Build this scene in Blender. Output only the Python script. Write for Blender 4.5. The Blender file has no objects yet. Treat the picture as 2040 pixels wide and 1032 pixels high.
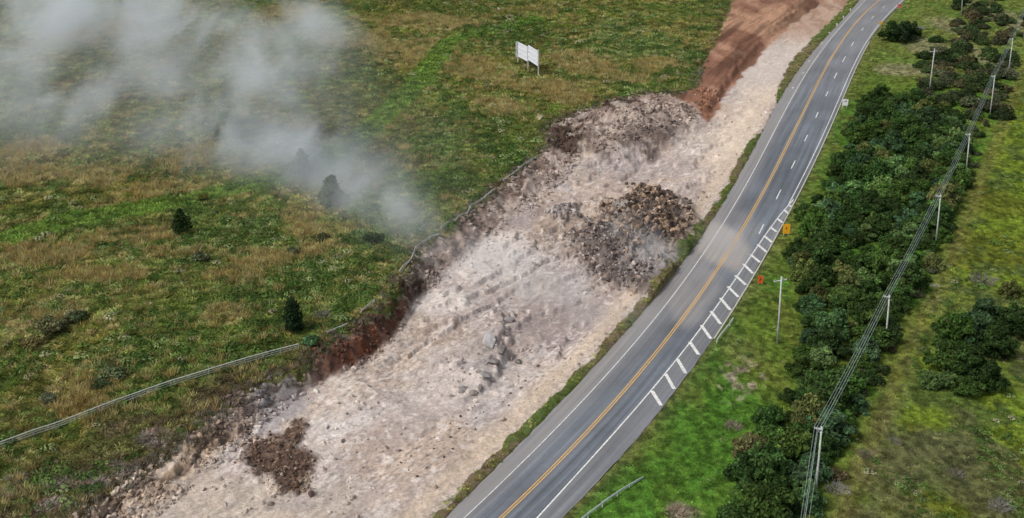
import bpy, math, random
import numpy as np
from mathutils import Vector, Matrix

random.seed(7)
RNG = np.random.default_rng(7)
scn = bpy.context.scene
COL = scn.collection
rad = math.radians

# ------------------------------------------------------------------ camera, sky, sun, exposure
W0, H0 = 2040.0, 1032.0
FPX = 2300.0                      # focal length in photograph pixels
PITCH = math.atan(1016.0 / FPX)   # look-down angle
CAMH = 85.0
cam_d = bpy.data.cameras.new('camera')
cam = bpy.data.objects.new('camera', cam_d)
COL.objects.link(cam)
cam_d.sensor_width = 36.0
cam_d.lens = FPX / W0 * 36.0
cam_d.clip_start = 1.0
cam_d.clip_end = 9000.0
cam.location = (0, 0, CAMH)
cam.rotation_euler = (math.pi / 2 - PITCH, 0, 0)
scn.camera = cam

SUN_EL, SUN_AZ = 50.0, 118.0       # azimuth: degrees from +Y towards -X (from the left)
world = bpy.data.worlds.new('World')
scn.world = world
world.use_nodes = True
wn = world.node_tree.nodes
wl = world.node_tree.links
for n in list(wn):
    wn.remove(n)
sky = wn.new('ShaderNodeTexSky')
sky.sky_type = 'NISHITA'
sky.sun_disc = False
sky.sun_elevation = rad(SUN_EL)
sky.sun_rotation = rad(-SUN_AZ)
sky.air_density = 1.0
sky.dust_density = 4.0
sky.ozone_density = 1.0
hs = wn.new('ShaderNodeHueSaturation')
hs.inputs['Saturation'].default_value = 0.42
bg = wn.new('ShaderNodeBackground')
bg.inputs['Strength'].default_value = 0.092
wo = wn.new('ShaderNodeOutputWorld')
wl.new(sky.outputs[0], hs.inputs['Color'])
wl.new(hs.outputs[0], bg.inputs['Color'])
wl.new(bg.outputs[0], wo.inputs['Surface'])

sd = bpy.data.lights.new('sun', 'SUN')
sd.energy = 1.5
sd.angle = rad(10)
sd.color = (1.0, 0.96, 0.9)
sun = bpy.data.objects.new('sun', sd)
COL.objects.link(sun)
sdir = Vector((-math.sin(rad(SUN_AZ)) * math.cos(rad(SUN_EL)), math.cos(rad(SUN_AZ)) * math.cos(rad(SUN_EL)), math.sin(rad(SUN_EL))))
sun.rotation_euler = (-sdir).to_track_quat('-Z', 'Y').to_euler()
sun.location = (0, 200, 200)

scn.view_settings.view_transform = 'Standard'
scn.view_settings.look = 'None'
scn.view_settings.gamma = 1.0
scn.view_settings.use_curve_mapping = False
scn.view_settings.exposure = 0.52
scn.render.engine = 'CYCLES'
scn.cycles.use_denoising = True
scn.cycles.denoiser = 'OPENIMAGEDENOISE'
scn.cycles.denoising_input_passes = 'RGB_ALBEDO_NORMAL'
scn.cycles.denoising_prefilter = 'ACCURATE'
scn.cycles.max_bounces = 6
scn.cycles.diffuse_bounces = 3
scn.cycles.volume_bounces = 1
scn.cycles.transparent_max_bounces = 8
scn.cycles.volume_step_rate = 1.0
scn.cycles.volume_max_steps = 256

# ------------------------------------------------------------------ numeric helpers
CT, ST = math.cos(PITCH), math.sin(PITCH)


def unproj(px, py, z=0.0):
    """where the sight line of a photograph pixel meets the level z"""
    px = np.asarray(px, float); py = np.asarray(py, float)
    a = (px - W0 / 2) / FPX
    b = (H0 / 2 - py) / FPX
    dy = CT + b * ST
    dz = -ST + b * CT
    t = (z - CAMH) / dz
    return a * t, dy * t


_tab = {}


def vnoise(x, y, seed=0):
    if seed not in _tab:
        _tab[seed] = np.random.default_rng(1000 + seed).random((256, 256))
    T = _tab[seed]
    xi = np.floor(x).astype(np.int64); yi = np.floor(y).astype(np.int64)
    fx = x - xi; fy = y - yi
    fx = fx * fx * fx * (fx * (fx * 6 - 15) + 10); fy = fy * fy * fy * (fy * (fy * 6 - 15) + 10)
    x0 = xi & 255; x1 = (xi + 1) & 255; y0 = yi & 255; y1 = (yi + 1) & 255
    return (T[x0, y0] * (1 - fx) + T[x1, y0] * fx) * (1 - fy) + (T[x0, y1] * (1 - fx) + T[x1, y1] * fx) * fy


def fbm(x, y, seed=0, octs=4, gain=0.5):
    s = 0; a = 1.0; n = 0
    for i in range(octs):
        s = s + a * vnoise(x * 2 ** i + 17.3 * i, y * 2 ** i - 9.1 * i, seed + i)
        n += a; a *= gain
    return s / n


def ridged(x, y, seed=0, octs=4):
    s = 0; a = 1.0; n = 0
    for i in range(octs):
        s = s + a * (1 - np.abs(2 * vnoise(x * 2 ** i + 5.7 * i, y * 2 ** i + 3.3 * i, seed + i) - 1))
        n += a; a *= 0.5
    return s / n


def sstep(a, b, x):
    t = np.clip((x - a) / (b - a), 0, 1)
    return t * t * (3 - 2 * t)


def seg_dist(X, Y, P):
    """distance from points to polyline P"""
    d = np.full(np.shape(X), 1e18)
    for (ax, ay), (bx, by) in zip(P[:-1], P[1:]):
        vx, vy = bx - ax, by - ay
        L = vx * vx + vy * vy + 1e-9
        t = np.clip(((X - ax) * vx + (Y - ay) * vy) / L, 0, 1)
        dd = (X - ax - t * vx) ** 2 + (Y - ay - t * vy) ** 2
        d = np.minimum(d, dd)
    return np.sqrt(d)


def in_poly(X, Y, P):
    c = np.zeros(np.shape(X), bool)
    n = len(P)
    for i in range(n):
        ax, ay = P[i]; bx, by = P[(i + 1) % n]
        if ay == by:
            continue
        cond = ((ay > Y) != (by > Y)) & (X < (bx - ax) * (Y - ay) / (by - ay) + ax)
        c ^= cond
    return c


# ------------------------------------------------------------------ the road's lines, as X(Y)
def road_line(pts, deg=4):
    p = np.array(pts, float)
    x, y = unproj(p[:, 0], p[:, 1], 0.0)
    u = lambda Y: (np.asarray(Y, float) - 240.0) / 150.0
    cf = np.polyfit(u(y), x, deg)
    lo, hi = y.min(), y.max()
    dcf = np.polyder(cf)

    def f(Y):
        Y = np.asarray(Y, float)
        Yc = np.clip(Y, lo, hi)
        s = np.where(Y > hi, np.polyval(dcf, u(hi)), np.polyval(dcf, u(lo))) / 150.0
        return np.polyval(cf, u(Yc)) + (Y - Yc) * s
    return f


YEL = road_line([(1000, 1032), (1060, 972), (1120, 910), (1200, 826), (1253, 765), (1298, 716), (1333, 674), (1358, 640), (1400, 576), (1442, 514), (1467, 475),
                 (1495, 430), (1530, 364), (1560, 306), (1587, 252), (1612, 202), (1637, 150), (1662, 104), (1690, 65), (1740, 10)], 5)
LED = road_line([(932, 1032), (1005, 951), (1080, 875), (1150, 805), (1220, 735), (1262, 688), (1300, 641), (1345, 584), (1367, 555), (1455, 422), (1490, 361), (1510, 322),
                 (1532, 277), (1560, 226), (1587, 178), (1615, 134), (1640, 98), (1663, 67), (1690, 35), (1723, 2)], 5)
LSH = road_line([(893, 1032), (980, 938), (1060, 854), (1095, 818), (1180, 733), (1280, 627), (1335, 566), (1377, 500), (1422, 430), (1459, 370), (1506, 285), (1530, 240),
                 (1563, 185), (1617, 108), (1660, 57), (1706, 8)], 5)
RLN = road_line([(1070, 1032), (1130, 966), (1230, 856), (1298, 779), (1325, 743), (1350, 711), (1403, 643), (1460, 571), (1482, 528), (1509, 487), (1538, 452), (1564, 417), (1580, 398)], 4)
RED = road_line([(1118, 1032), (1155, 1000), (1215, 933), (1272, 869), (1317, 811), (1371, 742), (1420, 680), (1452, 634), (1476, 586), (1493, 557), (1519, 508), (1551, 455), (1583, 400),
                 (1603, 365), (1632, 297), (1657, 237), (1687, 180), (1711, 120), (1731, 80), (1760, 45), (1790, 12)], 6)
DSH = road_line([(1517, 456), (1551, 388), (1580, 328), (1605, 276), (1628, 229), (1648, 187), (1664, 150), (1682, 118), (1698, 88), (1718, 58), (1739, 35), (1760, 14)], 4)

# ------------------------------------------------------------------ terrain shape
ZF_Y = [60, 118, 140, 165, 200, 250, 320, 430, 900]
ZF_Z = [1.2, 1.4, 2.4, 4.0, 3.2, 2.3, 2.4, 2.6, 2.0]


def zf_of(Y):
    return np.interp(Y, ZF_Y, ZF_Z)


def path_at(pts, zfun):
    out = []
    for px, py in pts:
        z = 0.0
        for _ in range(12):
            x, y = unproj(px, py, z)
            z = float(zfun(y))
        out.append((float(x), float(y)))
    return out


TOP_PX = [(-60, 1250), (60, 1105), (150, 1032), (250, 958), (330, 903), (400, 850), (470, 788), (540, 752), (590, 735), (640, 690), (700, 655), (765, 608), (795, 560), (838, 492),
          (900, 452), (985, 378), (1040, 332), (1085, 288), (1085, 255), (1130, 232), (1200, 203), (1290, 184), (1340, 188), (1383, 172), (1395, 130), (1425, 75), (1448, 20), (1465, -30), (1500, -140)]
TOE_PX = [(150, 1250), (250, 1110), (310, 1032), (400, 960), (490, 880), (585, 800), (646, 764), (724, 734), (784, 684), (820, 622), (890, 550), (960, 490), (1050, 425), (1135, 352),
          (1165, 310), (1230, 300), (1330, 262), (1412, 232), (1438, 192), (1476, 140), (1548, 68), (1600, 30), (1645, -8), (1700, -60), (1800, -160)]
TOP = path_at(TOP_PX, zf_of)
TOE = path_at(TOE_PX, lambda y: 0.0)
FAR = [(1500.0, TOP[-1][1] + 300), (1500.0, -200.0), (TOP[0][0], -200.0)]
TOPPOLY = TOP + FAR
TOEPOLY = TOE + [(1500.0, TOE[-1][1] + 300), (1500.0, -200.0), (TOE[0][0], -200.0)]

# heaps of blasted rock on the floor: pixel centre, radii in metres, turn, height
HEAPS = {
    'brown': (1300, 432, 11.0, 24.0, 0.05, 3.3),
    'grey': (1250, 508, 9.5, 25.0, 0.30, 1.8),
    'upper': (1265, 252, 13.0, 26.0, -0.5, 2.0),
    'small': (1118, 416, 4.0, 7.0, -0.3, .9),
    'soil': (552, 914, 5.6, 9.5, 0.5, .16),
}
HEAPG = {}
SOIL_ARM = tuple(float(v) for v in unproj(586, 868, 0.1))
for k, (px, py, rx, ry, a, h) in HEAPS.items():
    x, y = unproj(px, py, h * 0.5)
    HEAPG[k] = (float(x), float(y), rx, ry, a, h)


def heap_t(X, Y, k):
    x, y, rx, ry, a, h = HEAPG[k]
    ca, sa = math.cos(a), math.sin(a)
    u = ((X - x) * ca + (Y - y) * sa) / rx
    v = (-(X - x) * sa + (Y - y) * ca) / ry
    w = (fbm(X * 0.22, Y * 0.22, 60, 3) - 0.5) * 0.7
    r = 1 - np.sqrt(u * u + v * v) + w
    if k == 'soil':      # a second lobe reaching up towards the grey ledges
        ax, ay = SOIL_ARM
        r = np.maximum(r, 1 - np.sqrt(((X - ax) / 2.2) ** 2 + ((Y - ay) / 6.0) ** 2) + w)
    return np.clip(r, 0, 1)


RED_PX = [(1322, 186), (1395, 125), (1438, 58), (1462, -30), (1500, -160), (1790, -160), (1640, -8), (1590, 36), (1548, 70), (1476, 142), (1438, 200), (1412, 234), (1378, 214), (1345, 200)]
RED_G = [tuple(float(v) for v in unproj(a, b, 1.2)) for a, b in RED_PX]


def red_zone(X, Y):
    wx = (fbm(X * .2, Y * .2, 300, 3) - .5) * 3; wy = (fbm(X * .2, Y * .2, 304, 3) - .5) * 6
    i = in_poly(X + wx, Y + wy, RED_G)
    d = seg_dist(X + wx, Y + wy, RED_G + RED_G[:1])
    return np.where(i, sstep(-.6, .6, d), sstep(.6, -.6, d))


LEDGE = path_at([(1005, 615), (1000, 640), (1012, 665), (1005, 690), (975, 735), (950, 770)], lambda y: 0.5)
LEDGE2 = path_at([(770, 690), (830, 660), (900, 640), (1000, 610)], lambda y: 0.4)


def terrain(X, Y, detail=True):
    """ground height and the zone numbers everything else is coloured by"""
    dT = seg_dist(X, Y, TOP); dB = seg_dist(X, Y, TOE)
    inTop = in_poly(X, Y, TOPPOLY)          # inside = not the upper field
    inToe = in_poly(X, Y, TOEPOLY)
    t = np.where(inToe, 0.0, np.where(inTop, dB / (dB + dT + 1e-6), 1.0))
    zf = zf_of(Y)
    # steeper where the earth face stands, uneven
    tt = np.clip(t + (fbm(X * 0.35, Y * 0.35, 3, 3) - 0.5) * 0.55 * np.sin(np.pi * np.clip(t, 0, 1)), 0, 1)
    slope = sstep(180, 205, Y)
    prof = (0.35 + .45 * slope) * tt + (0.65 - .45 * slope) * sstep(0.12, 0.92, tt)
    rz_ = red_zone(X, Y)
    prof = prof * (1 - rz_) + (.62 * sstep(.0, .17, tt) + .38 * tt) * rz_
    z = zf * prof
    up = np.where(~inTop, 1 - np.exp(-dT / 14.0), 0.0)
    z = z + up * ((fbm(X * 0.018, Y * 0.018, 5, 3) - 0.5) * 3.2)
    XL = LSH(Y); XR = RED(Y)
    right = sstep(2, 14, X - XR)
    z = z + right * (fbm(X * 0.03, Y * 0.03, 8, 3) - 0.55) * 1.4
    left = sstep(1.5, 7, XL - X)
    floor = np.where(inToe, 1.0, 0.0) * left * sstep(0, 4, dB + 1e-3)
    floor = np.where(X < XR, floor, 0)
    if detail:
        z = z + floor * ((fbm(X * 0.09, Y * 0.09, 11, 3) - 0.5) * 1.5 + (ridged((X * .6 + Y * .8) * .10, (X * .8 - Y * .6) * .36, 15, 5) - 0.6) * 0.55)
        q = fbm((X * .6 + Y * .8) * .028 + 3, (X * .8 - Y * .6) * .075, 320, 4) * 8 + (fbm(X * .5, Y * .5, 324, 3) - .5) * .7
        fr = q - np.floor(q)
        z = z + floor * (np.floor(q) + sstep(.90, 1.0, fr) - 4.0) * .66 * sstep(300, 270, Y) * sstep(136, 154, Y) * sstep(3, 9, XL - X)
        face = np.sin(np.pi * np.clip(t, 0, 1))
        z = z + face * ((ridged(X * 0.5, Y * 0.5, 21, 4) - 0.55) * .8 + (ridged(X * .08 + Y * .05, dT * .55 + fbm(X * .2, Y * .2, 297, 2) * 1.5, 298, 3) - .6) * -.9) * (1 - .8 * rz_)
        grassy = np.where(inTop & (X < XL), 0.0, 1.0)
        z = z + grassy * (np.where(X < XL, 1, right)) * ((fbm(X * 0.55, Y * 0.55, 31, 3) - 0.5) * 0.55)
    # the stepped rock ledge in the middle
    for P, hh, wd in ((LEDGE, 1.3, 7.5), (LEDGE2, 0.6, 5.0)):
        d = seg_dist(X, Y, P)
        near = np.array(P)
        xi = np.interp(Y, near[:, 1][np.argsort(near[:, 1])], near[:, 0][np.argsort(near[:, 1])])
        w_ = (fbm(X * .35, Y * .35, 47, 3) - .5) * 5
        side = sstep(.5, -.5, X - xi + w_) * sstep(near[:, 1].min() - 6, near[:, 1].min() + 8, Y) * sstep(near[:, 1].max() + 6, near[:, 1].max() - 6, Y)
        z = z + side * floor * hh * np.exp(-(d / wd) ** 2) * (0.6 + 0.8 * fbm(X * 0.4, Y * 0.4, 44, 2))
    for k in HEAPG:
        ht = heap_t(X, Y, k)
        z = z + HEAPG[k][5] * (sstep(0, 0.9, ht)) * (0.75 + 0.5 * fbm(X * 0.5, Y * 0.5, 52, 3)) + (ht > 0) * sstep(0, .3, ht) * (ridged(X * 0.8, Y * 0.8, 55, 3) - 0.5) * 0.9
    # the verge: a low grassy lip, and the bed under the asphalt
    vw = XL - X
    lip = np.exp(-((vw - 1.2) / 1.0) ** 2)
    z = z + lip * 0.25
    bed = ((X > XL - 0.02) & (X < XR + 0.02))
    z = np.where(bed, -0.25, z)
    return z, t, inTop, inToe, dT, dB, floor


def ground_z(x, y):
    z = terrain(np.array([x], float), np.array([y], float))[0][0]
    return float(z)


def G(px, py):
    """the ground point seen at a photograph pixel"""
    z = 1.0
    for _ in range(14):
        x, y = unproj(px, py, z)
        z = 0.5 * z + 0.5 * ground_z(float(x), float(y))
    return Vector((float(x), float(y), ground_z(float(x), float(y))))


# ------------------------------------------------------------------ ground colours (albedo of the ground and its plants)
def blob(X, Y, px, py, rx, ry, warp=0.55, seed=70, z=None):
    zz = 0.0 if px > 1150 else 3.0
    if z is not None:
        zz = z
    cx, cy = unproj(px, py, zz)
    sx = rx * math.hypot(cy, CAMH) / FPX
    y2 = unproj(px, py - ry, zz)[1]; y1 = unproj(px, py + ry, zz)[1]
    sy = (y2 - y1) / 2
    w = (fbm(X * 0.12, Y * 0.08, seed, 4) - 0.5) * 2 * warp
    r = np.sqrt(((X - cx) / sx) ** 2 + ((Y - cy) / sy) ** 2) + w
    return sstep(1.15, 0.55, r)


C = lambda *a: np.array(a, float)
GREEN = C(.108, .128, .034); GREEN2 = C(.092, .142, .030); OLIVE = C(.150, .148, .036); DARKG = C(.046, .076, .016)
TAN = C(.36, .285, .130); ORANGE = C(.30, .225, .085); BROWN = C(.135, .112, .045); PALE = C(.22, .27, .10)
LUSH = C(.072, .165, .022); LIME = C(.120, .180, .028)

ORANGE_P = [(80, 508, 95, 28), (40, 495, 60, 20), (1100, 175, 70, 22), (1180, 150, 60, 18), (812, 290, 22, 16), (1300, 146, 60, 16), (600, 425, 60, 30), (930, 128, 65, 22),
            (610, 460, 60, 24), (160, 560, 70, 20), (350, 510, 60, 16), (250, 560, 70, 18), (460, 560, 70, 22), (190, 745, 60, 30), (160, 800, 80, 24), (380, 300, 70, 30), (205, 60, 60, 30), (540, 520, 80, 26)]
TAN_P = [(340, 372, 110, 22), (720, 78, 60, 22), (60, 350, 90, 28), (985, 150, 50, 16), (180, 350, 80, 22), (1130, 195, 60, 16), (1000, 215, 60, 20), (820, 95, 90, 26),
         (250, 470, 110, 22), (100, 640, 70, 40), (60, 300, 70, 30), (640, 500, 60, 20), (440, 640, 60, 24), (850, 40, 110, 18), (560, 30, 60, 20), (1270, 175, 60, 10), (1150, 110, 60, 18)]
PALE_P = [(1255, 92, 80, 36), (1320, 120, 50, 28), (100, 640, 70, 34), (225, 735, 45, 26), (500, 440, 90, 18), (620, 545, 70, 24), (690, 110, 60, 24), (390, 500, 40, 18)]
DARK_P = [(470, 480, 110, 40), (640, 560, 100, 46), (750, 500, 80, 60), (420, 530, 90, 30), (1000, 60, 120, 30), (960, 240, 100, 34), (700, 590, 80, 40), (520, 590, 70, 40), (1000, 300, 60, 24), (1380, 135, 40, 24), (1370, 160, 60, 14)]
BRIGHT_P = [(40, 700, 90, 60), (330, 650, 120, 60), (60, 560, 70, 40), (1150, 40, 130, 24), (1300, 40, 80, 20), (880, 215, 60, 40), (1110, 215, 70, 16), (960, 100, 60, 20), (180, 640, 80, 40)]
TRACK1 = [(-80, 500), (0, 472), (120, 440), (260, 412), (400, 380), (520, 358), (600, 335), (680, 290)]
TRACK2 = [(640, 330), (700, 290), (755, 240), (800, 200), (840, 158), (870, 115), (895, 82), (960, 62), (1060, 40)]


def grass_colour(X, Y, zone):
    t, inTop, inToe, dT, dB = zone
    n1 = fbm(X * 0.045, Y * 0.03, 80, 4)
    n2 = fbm(X * 0.16, Y * 0.10, 84, 4)
    n3 = fbm(X * 0.9, Y * 0.6, 88, 3)
    n4 = vnoise(X * 2.1, Y * 1.5, 91)
    col = GREEN[None] * np.ones((len(X), 1))

    def mix(c, w):
        nonlocal col
        w = np.clip(w, 0, 1)[:, None]
        col = col * (1 - w) + np.asarray(c)[None] * w
    mix(OLIVE, sstep(0.44, 0.62, n1) * 0.85)
    mix(GREEN2, sstep(0.50, 0.64, n2) * 0.8)
    mix(DARKG, sstep(0.53, 0.66, fbm(X * .22, Y * .14, 95, 4)) * 0.75)
    mix(BROWN, sstep(0.55, 0.70, fbm(X * .10, Y * .08, 99, 4)) * 0.6)
    mix(OLIVE * .8, sstep(0.50, 0.60, fbm(X * .03, Y * .018, 101, 3)) * 0.5)
    left = X < LSH(Y)
    for P, c, k, sd in ((DARK_P, DARKG, .6, 70), (BRIGHT_P, LIME * .8, .6, 71), (ORANGE_P, ORANGE, .85, 72), (TAN_P, TAN, .8, 73), (PALE_P, PALE, .55, 74)):
        w = np.zeros(len(X))
        for b in P:
            w = np.maximum(w, blob(X, Y, *b, seed=sd))
        grain = sstep(0.35, 0.62, fbm(X * 0.35, Y * 0.22, sd + 31, 3))
        mix(c, w * k * (0.25 + 0.75 * grain) * left)
    # scattered dry tussocks and pale leaves everywhere on the left
    mix(TAN, sstep(0.60, 0.72, n3) * sstep(.42, .58, n1) * 0.6 * left)
    mix(DARKG, sstep(0.56, 0.70, 1 - n3) * 0.7)
    mix(PALE * 1.05, sstep(0.72, 0.86, n4) * sstep(.45, .6, n2) * 0.6 * left)
    # mown-looking wheel tracks
    for T in (TRACK1, TRACK2):
        P = path_at(T, zf_of)
        d = seg_dist(X, Y, P) + (fbm(X * .2, Y * .15, 61, 3) - .5) * 1.6
        mix(C(.098, .165, .030), sstep(5.0, 3.0, d) * 0.9)
        mix(C(.06, .085, .022), np.exp(-((d - 1.2) / .5) ** 2) * .35)
    # trampled, dusty strip between the fence and the cut, lower left
    w = np.zeros(len(X))
    for b in ((330, 845, 170, 70), (180, 930, 200, 90), (60, 1000, 170, 80), (480, 770, 110, 40)):
        w = np.maximum(w, blob(X, Y, *b, warp=.6, seed=77))
    fence_side = seg_side(X, Y, FENCE_G)
    mix(C(.105, .100, .040), w * .75 * fence_side)
    mix(C(.085, .062, .040), w * sstep(.46, .6, fbm(X * .3, Y * .25, 122, 3)) * .7 * fence_side)
    d1 = np.maximum(np.maximum(blob(X, Y, 120, 960, 70, 45, .7, 78), blob(X, Y, 420, 820, 45, 18, .7, 78)), np.maximum(blob(X, Y, 230, 930, 60, 24, .7, 78), blob(X, Y, 330, 860, 60, 20, .7, 78)))
    mix(C(.235, .190, .180), d1 * .75 * sstep(.38, .6, fbm(X * .5, Y * .4, 124, 4)))
    mix(C(.09, .05, .04), sstep(3.2, .4, dT) * sstep(.40, .55, fbm(X * .45, Y * .4, 125, 3)) * .65 * (~inTop))
    # right of the road
    XR = RED(Y)
    dx = X - XR
    r = sstep(0.0, 1.0, dx)
    lush = sstep(0.35, 0.6, fbm(X * .07, Y * .05, 130, 3))
    colr = (LUSH * 1.0)[None] * (1 - lush[:, None]) + (LIME * .85)[None] * lush[:, None]
    far = sstep(300, 350, Y)
    colr = colr * (1 - .45 * far[:, None]) + (C(.17, .19, .055))[None] * .45 * far[:, None]
    w2 = sstep(.50, .66, fbm(X * .2, Y * .14, 133, 4))[:, None] * .32
    colr = colr * (1 - w2) + (OLIVE * 1.0)[None] * w2
    edge = (np.exp(-dx / 1.3) * .75)[:, None]
    colr = colr * (1 - edge) + C(.17, .155, .075)[None] * edge
    bare = (blob(X, Y, 1490, 745, 40, 34, .8, 79) * sstep(.45, .62, fbm(X * .8, Y * .6, 135, 3)) * .8)[:, None]
    bare = np.maximum(bare, (blob(X, Y, 1455, 770, 22, 34, .8, 79) * sstep(.5, .64, fbm(X * .8, Y * .6, 136, 3)) * .7)[:, None])
    bare = np.maximum(bare, (blob(X, Y, 1350, 1020, 40, 24, .6, 79) * .6)[:, None])
    colr = colr * (1 - bare) + C(.34, .28, .21)[None] * bare
    olive_ = blob(X, Y, 1470, 690, 60, 60, .7, 76)[:, None] * .6
    colr = colr * (1 - olive_) + C(.15, .17, .05)[None] * olive_
    # the pasture beyond the pole line
    pl = np.array(POLES_G)
    xo = np.interp(Y, pl[:, 1], pl[:, 0])
    past = sstep(0.5, 5.0, X - xo)[:, None]
    pc = (C(.135, .190, .022))[None] * np.ones((len(X), 1))
    a = sstep(.42, .60, fbm(X * .06, Y * .04, 140, 4))[:, None]
    pc = pc * (1 - a * .6) + C(.150, .150, .022)[None] * a * .4
    a = sstep(.52, .66, fbm(X * .25, Y * .16, 143, 4))[:, None]
    pc = pc * (1 - a * .7) + C(.060, .090, .026)[None] * a * .75
    near = sstep(200, 150, Y)[:, None] * sstep(.40, .58, fbm(X * .1, Y * .08, 147, 4))[:, None]
    pc = pc * (1 - near * .7) + C(.105, .105, .050)[None] * near * .7
    strip = np.exp(-((X - xo - 3.0) / 2.6) ** 2)[:, None] * .6
    pc = pc * (1 - strip) + C(.20, .17, .06)[None] * strip
    colr = colr * (1 - past) + pc * past
    pth = np.zeros(len(X))
    for b in ((1850, 95, 60, 22), (1830, 80, 30, 16), (1900, 55, 50, 20), (1990, 30, 40, 34), (1975, 120, 30, 40), (1800, 140, 60, 14)):
        pth = np.maximum(pth, blob(X, Y, *b, warp=.5, seed=75, z=0))
    pth = (pth * .55)[:, None]
    colr = colr * (1 - pth) + C(.27, .23, .15)[None] * pth
    col = col * (1 - r[:, None]) + colr * r[:, None]
    v = (0.60 + 0.80 * sstep(.25, .75, fbm(X * 1.3, Y * .9, 150, 3)))[:, None]
    return col * v


def seg_side(X, Y, P):
    """1 on the camera side of a fence line given from left to right"""
    p = np.array(P)
    yo = np.interp(X, p[:, 0], p[:, 1])
    return sstep(-0.6, 0.6, yo - Y) * (X < p[-1, 0] + 12)


ROCK = C(.50, .430, .405); WHITE = C(.64, .605, .59); TANR = C(.54, .44, .36); GREYR = C(.33, .30, .305); DUSTG = C(.45, .41, .41)
SOIL = C(.105, .066, .046); RED_ = C(.135, .058, .036); DARKB = C(.060, .045, .040)


def rock_colour(X, Y, zone):
    t, inTop, inToe, dT, dB = zone
    col = ROCK[None] * np.ones((len(X), 1))

    def mix(c, w):
        nonlocal col
        w = np.clip(w, 0, 1)[:, None]
        col = col * (1 - w) + np.asarray(c)[None] * w
    B = lambda *a, **k: blob(X, Y, *a, z=0.3, **k)
    # streaks lie along the bedding
    su = X * .6 + Y * .8; sv = X * .8 - Y * .6
    s1 = fbm(su * .10, sv * .38, 160, 5)
    s2 = fbm(su * .30, sv * 1.1, 165, 4)
    s3 = fbm(X * 1.2, Y * .9, 170, 3)
    mix(WHITE, sstep(.52, .66, s1) * .6)
    mix(DUSTG, sstep(.50, .62, fbm(X * .07, Y * .06, 174, 4)) * .7)
    mix(GREYR, sstep(.58, .70, s2) * .55)
    mix(TANR, sstep(.46, .62, fbm(X * .12, Y * .1, 178, 3)) * .75)
    smooth = 0
    mix(C(.33, .275, .28), B(1100, 625, 115, 52, warp=.7, seed=57) * .85)
    mix(C(.29, .25, .25), B(930, 705, 95, 52, warp=.8, seed=56) * (.3 + .7 * sstep(.42, .58, s1)) * .85)
    mix(C(.66, .63, .615), np.maximum(B(960, 520, 110, 50, warp=.7, seed=51), B(690, 850, 80, 46, warp=.8, seed=51)) * (.35 + .65 * sstep(.42, .56, s1)) * .85)
    mix(C(.58, .50, .44), np.maximum(B(700, 770, 60, 40, seed=55), B(840, 650, 80, 30, seed=55)) * .7)
    mix(C(.43, .345, .29), np.maximum(B(1120, 460, 100, 46, warp=.7, seed=54), B(1050, 780, 70, 40, warp=.7, seed=54)) * .7)
    mix(C(.42, .375, .375), np.maximum(B(1290, 320, 120, 30, warp=.6, seed=53), B(1010, 420, 70, 40, warp=.6, seed=53)) * .7)
    mix(C(.62, .55, .48), np.maximum(B(1440, 270, 70, 60, warp=.6, seed=52), B(470, 985, 130, 50, warp=.6, seed=52)) * .75)
    mix(GREYR * .75, sstep(.64, .74, s3) * .5)
    s5 = fbm(su * .9, sv * 3.0, 280, 3)
    mix(C(.26, .225, .215), sstep(.58, .72, s5) * sstep(.40, .60, fbm(X * .08, Y * .07, 283, 3)) * .8)
    mix(C(.72, .69, .67), sstep(.60, .74, 1 - s5) * sstep(.42, .58, fbm(X * .1, Y * .08, 286, 3)) * .6)
    s6 = vnoise(X * 3.1, Y * 2.4, 289)
    mix(C(.22, .19, .185), sstep(.80, .93, s6) * .6)
    mix(C(.17, .14, .13), sstep(.86, .96, ridged(su * .10, sv * .42, 291, 4)) * sstep(.40, .55, fbm(X * .06, Y * .05, 296, 3)) * .75)
    mix(C(.40, .335, .31), sstep(.50, .66, fbm(su * .05, sv * .16, 299, 4)) * .6)
    mix(WHITE * 1.1, sstep(.62, .74, 1 - s3) * .6)
    mix(WHITE * 1.08, np.maximum(B(960, 510, 90, 60, seed=61), B(850, 600, 80, 30, seed=61)) * .65)
    mix(WHITE, np.maximum(np.maximum(B(680, 830, 70, 30, seed=62), B(920, 760, 130, 90, seed=62)), B(640, 900, 40, 50, seed=62)) * .45)
    mix(C(.33, .32, .34), B(545, 800, 60, 42, seed=63) * .75)
    mix(C(.29, .265, .265), np.maximum(B(960, 700, 60, 46, seed=64), B(1090, 630, 90, 46, seed=64)) * (.35 + .65 * sstep(.4, .6, s2)) * .75)
    mix(C(.34, .275, .235), np.maximum(B(1130, 470, 90, 40, seed=60), B(880, 660, 80, 30, seed=60)) * sstep(.40, .58, s2 * .5 + s3 * .5) * .8)
    mix(C(.36, .32, .315), np.maximum(B(1300, 320, 90, 24, seed=60), B(1000, 790, 90, 50, seed=60)) * sstep(.40, .58, s2) * .7)
    # warm pale track along the verge
    vw = LSH(Y) - X
    mix(C(.60, .50, .40), np.exp(-((vw - 4.2) / 2.0) ** 2) * .8)
    mix(C(.66, .57, .48), np.exp(-((vw - 6.5) / 5.0) ** 2) * sstep(225, 260, Y) * .85)
    # gravel ramp in the distance
    mix(C(.55, .50, .47), sstep(295, 320, Y) * .85)
    mix(C(.40, .27, .19), sstep(352, 382, Y) * .75)
    mix(C(.26, .15, .10), sstep(350, 420, Y) * sstep(.5, .6, fbm(X * .3, Y * .1, 181, 3)) * .6)
    mix(C(.50, .44, .38), np.maximum(B(300, 980, 150, 70, seed=67), B(560, 1000, 200, 60, seed=67)) * .5)
    mix(GREYR * 1.1, B(590, 1000, 40, 25, warp=.5, seed=66) * .5)
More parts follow.
